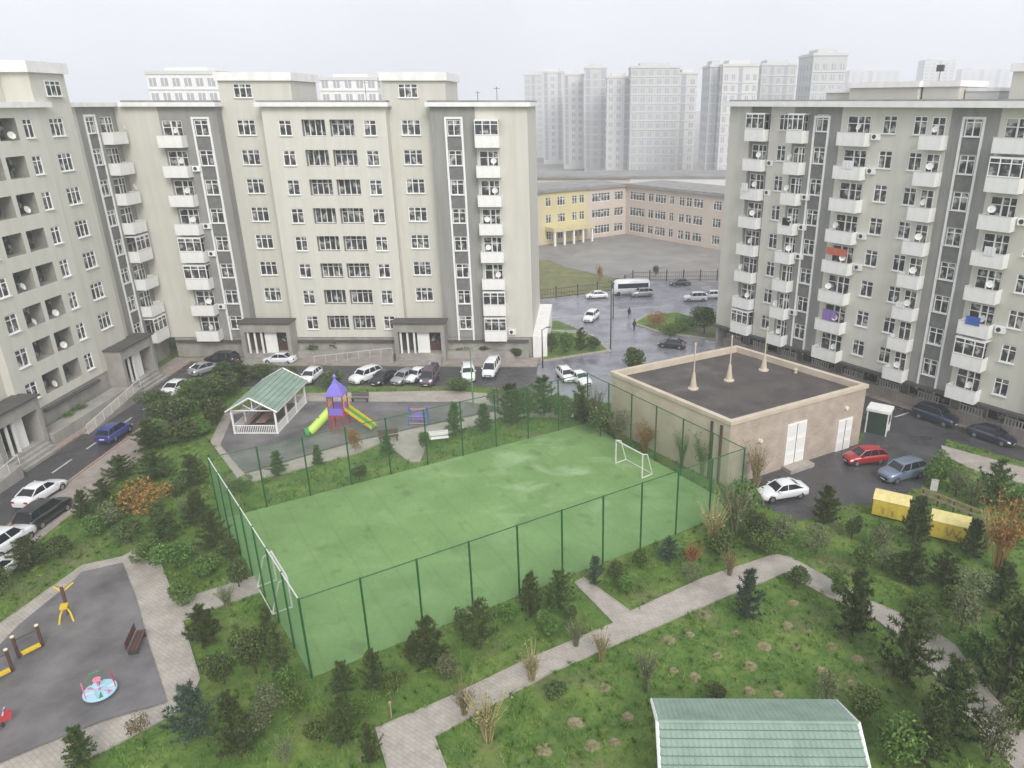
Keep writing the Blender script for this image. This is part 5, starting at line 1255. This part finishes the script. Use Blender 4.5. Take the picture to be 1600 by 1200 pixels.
PLANTS = '''
pine 132 1195 1138 46|small pine overlapping the paved border at the bottom left
pale 224 1160 1100 38|pale wispy young tree on the paved border below the merry-go-round
bluepine 308 1152 1072 72|bluish pine at the lower corner of the paved border
pine 376 1182 1085 62|dark pine in the lawn right of the bluish corner pine
pine 541 1162 1088 46|pointed dark pine left of the bend of the garden path
pine 580 1192 1132 32|small pine touching the left edge of the garden path at the bottom
greytwig 448 1192 1150 44|low sprawling bare shrub in the bottom lawn between two pines
pine 538 1082 1036 40|small dark pine right of the near left court corner post
pine 588 1078 1018 44|small pine second from the near court corner along the front mesh
pine 672 1042 966 60|bushy pine before the third bay of the front mesh
darkbush 642 1038 992 34|dark low bush left of the bushy pine at the front mesh
pine 750 1004 938 60|broad dark pine before the fourth bay of the front mesh
darkbush 724 1000 948 30|dark bush left of the broad pine at the front mesh
bush 796 972 935 32|small round green bush between two pines at the front mesh
pine 829 964 896 38|slim pine before the fifth post of the front mesh
pine 873 948 892 48|dark pine left of the short side path
bluepine 930 914 870 32|bluish small pine right of the short side path
darkbush 960 908 876 32|dark bush beside the bluish small pine
bush 1000 888 853 34|green bush before the eighth post of the front mesh
bluepine 1045 876 840 34|small bluish pine near the right end of the front mesh
autumn 1080 884 842 34|orange leaved bush near the right end of the front mesh
twig 1112 850 778 66|tall bare straw coloured shrub just right of the last front mesh post
greytwig 1148 838 750 76|grey bare thicket at the right corner of the court
darkbush 1180 848 798 54|dark bush at the right corner of the court below the white saloon
bush 1128 868 830 48|leafy bush at the foot of the grey thicket
twig 1180 765 690 50|pale feathery shrub against the brick wall of the utility building
greytwig 1098 742 672 50|grey shrub between court and utility building, below the drainpipes
greytwig 1066 726 668 36|thin grey shrub between court and utility building, behind the mesh
autumntwig 1008 706 658 46|reddish brown shrub behind the far goal
greytwig 965 690 640 50|grey thicket behind the right mesh near the back corner of the court
darkbush 938 682 632 44|dark bush at the back right corner of the court
bush 1160 800 745 60|green bush between the court corner and the white saloon
bluepine 1165 968 892 56|bluish two headed pine on the lawn edge below the garden path
darkbush 1241 918 884 42|round dark bush at the peak of the garden path
pine 1330 992 892 66|full dark pine in the bend of the garden path
pine 1411 1062 942 82|large dark pine on the right of the lawn, above the bottom gazebo roof
pine 1478 1152 1036 96|large dark pine overlapping the path near the right bottom
bush 1398 1200 1118 96|light green bush right of the bottom gazebo roof
greybush 1545 1192 1092 80|olive bush at the right bottom beside the path
pine 1440 1195 1110 62|dark pine between the light green bush and the path
pine 1288 818 760 44|dark pine at the yard edge left of the first yellow container
darkbush 1330 842 800 32|small dark bush below the first yellow container
bush 1462 762 704 46|round green tree beside the steel blue car
greybush 1492 776 726 34|greyish bush right of the round tree beside the steel blue car
pine 1550 792 718 50|pine near the pavement at the right edge of the yard
greytwig 1520 790 740 46|pale thicket left of the pine by the right pavement
bush 1590 800 752 40|green bush at the right edge by the pavement
pine 1426 850 776 46|dark pine between the two yellow containers
pine 1514 872 812 36|dark pine at the right end of the second yellow container
autumntwig 1558 892 770 84|tall yellowish brown shrub right of the yellow containers
twig 1540 860 800 50|straw shrub behind the tall yellowish brown one
pine 1422 914 850 46|dark pine below the gap between the containers
pine 1472 916 862 44|dark pine below the second yellow container
greybush 1372 860 812 46|greyish bush below the first yellow container
bush 1345 890 846 42|bush above the right arm of the garden path
greybush 1275 866 818 48|grey green bush between yard and garden path
bush 1310 930 888 40|bush beside the right arm of the garden path
pine 1562 942 880 50|pine at the right edge above the curved path
pine 1562 1092 942 88|large dark pine right of the curved path
greybush 1500 990 906 64|greyish bush left of the large pine beyond the curved path
bush 1440 960 920 44|low bush where the path disappears behind the pine
pine 1596 1010 920 56|dark pine cut by the right edge
bush 1590 1150 1080 60|bush at the right edge below the large dark pine
darkbush 870 1092 1062 38|small dark bush on the lawn by the lower path edge
twig 726 1118 1068 52|dry grass tuft hanging over the garden path, lowest of three
twig 832 1064 1010 56|dry grass tuft hanging over the garden path, middle one
twig 940 1032 985 46|dry grass tuft over the path junction, uppermost one
twig 762 1158 1080 80|tall dry thicket on the lawn below the garden path
greytwig 1010 1080 1010 52|thin grey shrub on the left part of the lawn
greybush 1290 1096 1050 44|bluish low bush above the right end of the bottom roof
darkbush 1122 1098 1066 34|dark tuft just above the bottom gazebo roof
pine 166 784 732 42|small pine beside the left pavement
pine 134 812 768 32|small dark pine nearest the white saloon on the left
pine 190 748 698 52|pine in the belt beside the left pavement, third from the near end
pine 238 704 634 58|dark pine just below and right of the blue car
darkbush 268 664 598 74|broad dark bush below the far white saloon
bush 300 626 566 66|dense green bush at the upper end of the tree belt
darkbush 340 622 562 72|dark mass of bush left of the gazebo roof
pine 378 600 548 48|dark pine behind the gazebo roof
darkbush 408 596 556 46|dark bush directly behind the gazebo roof
pine 306 758 688 46|dark pine left of the back left court corner
darkbush 340 664 586 58|dark bush touching the gazebo front corner
autumn 226 806 746 66|rust red leaved bush in the left tree belt
pine 246 750 686 54|dark pine above the rust red bush
bush 196 800 756 50|green bush left of the rust red one
pine 260 846 786 52|dark pine below the rust red bush
darkbush 96 872 832 36|round dark bush at the left verge above the play area
pine 50 888 838 50|dark pine before the white car at the left edge
darkbush 4 930 884 34|dark bush cut by the left edge above the play area
bush 150 836 798 44|bush in the belt beside the small dark pine
bush 278 888 838 60|pale green bush left of the mesh
pine 312 820 768 44|pine close to the left mesh, farthest of three
pine 338 858 800 44|pine close to the left mesh, middle of three
darkbush 362 880 832 40|dark bush close to the left mesh, nearest of three
bush 285 946 905 44|bush at the head of the short path to the left mesh
pine 322 1004 948 56|dark pine in the corner right of the paved border
greytwig 356 950 912 36|pale shrub growing over the short path to the mesh
darkbush 400 1052 978 60|dark bush outside the left mesh near the goal
column 440 1060 976 34|tall slim conifer outside the left mesh
column 424 1014 950 30|slim dark conifer left of the goal behind mesh
bush 452 1080 1034 44|bush at the foot of the near left court corner
greybush 420 1120 1066 60|olive bush in the lawn left of the court corner
darkbush 352 1068 1018 50|dark bush in the middle of the left lawn
column 436 744 706 26|small slim conifer behind the court, leftmost of the row
column 498 728 696 18|tiny conifer second in the row behind the court
column 606 712 680 20|tiny conifer in the row behind the court, below the bench
darkbush 562 750 722 30|low dark bush right behind the far mesh
autumn 556 706 662 28|yellowish small tree below the play tower
darkbush 666 706 668 20|narrow dark bush by the gap in the back path
column 712 682 630 28|tall dark conifer right of the climbing frame
column 757 676 632 26|dark conifer second from the climbing frame
bush 376 770 732 40|bush inside the corner behind the back left mesh
darkbush 310 542 512 34|dark bush at the foot of the left end of the middle block
darkbush 242 560 528 44|dark bush at the corner where left and middle blocks meet
bush 108 668 640 30|round bush by the ramp of the left block
darkbush 128 655 630 34|dark bush above the round one by the left block
darkbush 488 556 534 24|bush at the foot of the middle block, leftmost of three
darkbush 502 555 536 22|bush at the foot of the middle block, middle of three
column 525 556 520 16|small conifer at the foot of the middle block right of two bushes
darkbush 722 556 538 24|bush under the white framed strip of the middle block
darkbush 756 558 540 22|bush under the balconies at the right of the middle block
darkbush 808 560 540 26|bush nearest the right corner of the middle block
darkbush 862 552 514 26|dark bush on the traffic island, leftmost
bush 884 552 512 30|tall green bush on the traffic island, second from left
pine 908 548 512 24|small pine on the traffic island
darkbush 930 548 524 24|dark bush at the right of the traffic island
darkbush 988 582 540 48|big dark bush behind the corner of the flat roof
autumn 1026 512 484 34|orange brown shrub on the verge below the right junction arm
darkbush 1100 524 470 44|tall dark bush against the corner of the right block
bush 1066 520 494 44|green bush on the verge left of the right block
bush 1046 524 500 30|small green bush beside the orange brown shrub
pine 800 664 600 42|pine behind the back right of the court, leftmost
darkbush 826 660 604 44|dark bush behind the back right of the court
pine 850 650 590 46|tall pine behind the back right corner of the court
darkbush 880 664 612 46|dense dark bush at the back corner of the court
pine 908 662 604 40|dark pine left of the utility building corner
greytwig 928 668 604 40|grey shrub by the left corner of the utility building
greybush 778 640 600 44|grey green bush right of the pale green lamp post
darkbush 720 612 588 40|low hedge piece below the white off-road car
darkbush 520 604 578 44|dark hedge piece between the white hatchback and the askew car
darkbush 448 598 572 40|dark hedge piece right behind the gazebo ridge
bush 240 684 640 50|green bush just right of the blue car
darkbush 286 690 634 60|dark bush in the thick of the belt left of the gazebo
bush 318 680 640 46|light green bush at the inner edge of the belt near the gazebo
darkbush 252 640 590 58|dark bush just below the far white saloon on the road side
bush 286 650 600 54|green bush in the second row of the belt below the bend
pine 322 636 570 54|pine rising from the dark mass left of the gazebo roof
pine 352 606 548 50|pine at the upper edge of the belt near the bend
darkbush 276 776 730 50|dark bush in the middle of the belt above the lower dark pine
bush 216 772 728 46|green bush right above the rust red one
greybush 172 824 780 46|grey green bush beside the small dark pine on the left
bush 232 876 838 50|low green bush above the peak of the paved border
darkbush 206 848 806 44|dark bush left below the rust red bush
greytwig 298 808 770 40|grey twiggy shrub between two pines near the left mesh
bush 330 900 858 46|green bush outside the left mesh below three dark ones
darkbush 374 918 872 40|dark bush outside the left mesh, above the short path
bush 466 1112 1070 44|yellow green bush just below the near left court corner
greybush 400 1160 1110 60|grey green bush between two pines at the bottom
bush 500 1160 1118 50|low green bush left of the pointed pine
greybush 1222 842 800 50|grey green bush at the lower edge of the parking yard
bush 1196 868 826 46|bush left of the peak of the garden path
bush 1400 900 858 50|green bush below the first yellow container, beside a pine
greybush 1520 940 890 60|olive bush between the containers and the curved path
bush 1480 950 908 46|green bush above the curved path's upper arm
greybush 1450 1000 950 50|grey green bush just outside the curve of the path
bush 1530 1040 980 60|green bush right of the curve of the path
bush 1352 1120 1070 60|low green bush on the lawn left of the large dark pines
greybush 1378 890 850 44|grey bush between garden path and containers
bush 860 990 955 40|green bush below the dark pine by the side path
greybush 700 1060 1020 50|grey green bush in the strip between court and garden path
bush 620 1076 1046 40|low green bush between two small pines before the court
darkbush 890 972 946 30|small dark bush in the strip near the path junction
bush 980 930 900 34|green bush in the triangle right of the short side path
greybush 1080 910 880 36|grey green bush above the garden path, below the orange one
twig 1140 900 858 40|straw shrub between court corner and garden path
greytwig 900 1010 965 44|grey shrub at the upper path edge by the junction
bush 560 1120 1090 34|green tuft bush above the pointed dark pine
autumn 938 440 410 14|small reddish tree on the school verge
darkbush 1024 432 412 10|tiny dark tree by the school railing
'''
for ln in PLANTS.strip().splitlines():
    a, lab = ln.split('|'); k, u, vb, vt, w = a.split(); u, vb, vt, w = map(float, (u, vb, vt, w))
    plant(k, u, vb, vt, w, lab)
# shallow planting pits on the lawn
pits = [(1045, 1000), (1078, 992), (1100, 962), (1150, 990), (1260, 985), (1230, 978), (1172, 1040), (1243, 1012), (1215, 1085), (1285, 1048), (1085, 1058), (1340, 1030), (1240, 942), (1120, 1025), (1052, 1048), (1195, 1010), (1300, 1010), (1170, 1080), (1330, 1068), (945, 1075), (900, 1130), (960, 1160), (850, 1170), (925, 1165), (1010, 1040), (980, 1120)]
for i, (u, v) in enumerate(pits):
    x, y = G(u, v); rg = random.Random(i); r0 = rg.uniform(.24, .42); m = MB(); n = 14
    rad = [r0*rg.uniform(.8, 1.2) for _ in range(n)]
    for k in range(n):
        k2 = (k+1) % n; a, b = 2*math.pi*k/n, 2*math.pi*k2/n
        P3 = lambda a, r, z: (math.cos(a)*r, math.sin(a)*r, z)
        m.poly([P3(a, rad[k], .0), P3(b, rad[k2], .0), P3(b, rad[k2]*.75, .07), P3(a, rad[k]*.75, .07)], 'dirt').poly([P3(a, rad[k]*.75, .07), P3(b, rad[k2]*.75, .07), (0, 0, .015)], 'dirt')
    t = tag(m.build('planting_pit', None, (x, y, 0)), 'shallow round planting pit of dry soil in the lawn', 'planting pit', 'planting pits scattered over the lawn')
# ------------------------------------------------------------------ grass
rg = np.random.default_rng(3)
def inpoly(X, Y, poly):
    ins = np.zeros(len(X), bool); n = len(poly)
    for i in range(n):
        x0, y0 = poly[i]; x1, y1 = poly[(i+1) % n]
        c = ((y0 > Y) != (y1 > Y)); ins ^= c & (X < (x1-x0)*(Y-y0)/((y1-y0) if y1 != y0 else 1e-9)+x0)
    return ins
def grass(name, n, xr, yr, h, w, label=None):
    X = rg.uniform(*xr, n); Y = rg.uniform(*yr, n)
    u = CX+FPX*X/(Y*math.cos(PITCH)+CAMH*math.sin(PITCH)); ok = (u > -150) & (u < 1750)
    for p in SHEETS+[[cL, cB, cR, cF]]: ok &= ~inpoly(X, Y, p)
    # clumped: keep by a coarse random field
    gx = (X*1.1).astype(int); gy = (Y*1.1).astype(int); fld = np.random.default_rng(5).random((400, 400))[gx % 400, gy % 400]; ok &= rg.random(n) < (.25+fld*.75)
    X = X[ok]; Y = Y[ok]; fld = fld[ok]; m = len(X); k = 4
    X = np.repeat(X, k); Y = np.repeat(Y, k); a = rg.random(m*k)*6.283; H = h*rg.uniform(.5, 1.4, m*k)*(.6+.8*np.repeat(fld, k)); ln = rg.uniform(.3, 1.2, m*k)*H
    bx = X+rg.normal(0, .03, m*k); by_ = Y+rg.normal(0, .03, m*k)
    V = np.stack([np.stack([bx-np.sin(a)*w, by_+np.cos(a)*w, np.zeros(m*k)], 1), np.stack([bx+np.sin(a)*w, by_-np.cos(a)*w, np.zeros(m*k)], 1), np.stack([bx+np.cos(a)*ln, by_+np.sin(a)*ln, H], 1)], 1).reshape(-1, 3)
    qx, qy = V[::3*k, 0], V[::3*k, 1]; wave = np.sin(qx*.9+np.sin(qy*.6)*2)*np.sin(qy*1.1+np.sin(qx*.5)*2)+.6*np.sin(qx*2.3+qy*1.7+np.sin(qy*1.3)*1.5)
    T = np.clip(rg.normal(.42, .2, m*k)+np.repeat(wave*.2, k), 0, 1)
    me = tintmesh(name, V, np.arange(len(V)).reshape(-1, 3), T, 'grass_blade'); tag(put(name, me), kind='stuff')
grass('grass', 90000, (-42, 42), (21, 46), .13, .016)
grass('grass', 30000, (-38, 36), (46, 70), .16, .03)
# weeds: broader clumps that break the lawn up
n = 4200; X = rg.uniform(-38, 40, n); Y = rg.uniform(21, 64, n); ok = np.ones(n, bool)
for p in SHEETS+[[cL, cB, cR, cF]]: ok &= ~inpoly(X, Y, p)
X, Y = X[ok], Y[ok]; C = np.stack([X, Y, np.full(len(X), .03)], 1); V, F = needle_tris(C, np.tile([0, 0, .9], (len(C), 1)), 22, .36, .022, rg, .55); V[:, 2] = np.abs(V[:, 2])
T = np.repeat(np.clip(rg.normal(.5, .35, len(C)), 0, 1), 22); tag(put('weeds', tintmesh('weeds', V, F, T, 'grass_blade')), kind='stuff')

# ------------------------------------------------------------------ damp air
hz = MB().box(-700, 1100, -20, 1320, -2.0, 118, 'white_frame').mesh('haze')
hm = bpy.data.materials.new('haze'); hm.use_nodes = True; nt = hm.node_tree; nt.nodes.clear()
ou = nt.nodes.new('ShaderNodeOutputMaterial'); pv = nt.nodes.new('ShaderNodeVolumePrincipled'); pv.inputs['Color'].default_value = (.93, .94, .97, 1); pv.inputs['Density'].default_value = .0009
pv.inputs['Anisotropy'].default_value = 0
nt.links.new(pv.outputs[0], ou.inputs['Volume']); hz.materials.clear(); hz.materials.append(hm)
tag(put('haze', hz), kind='stuff')
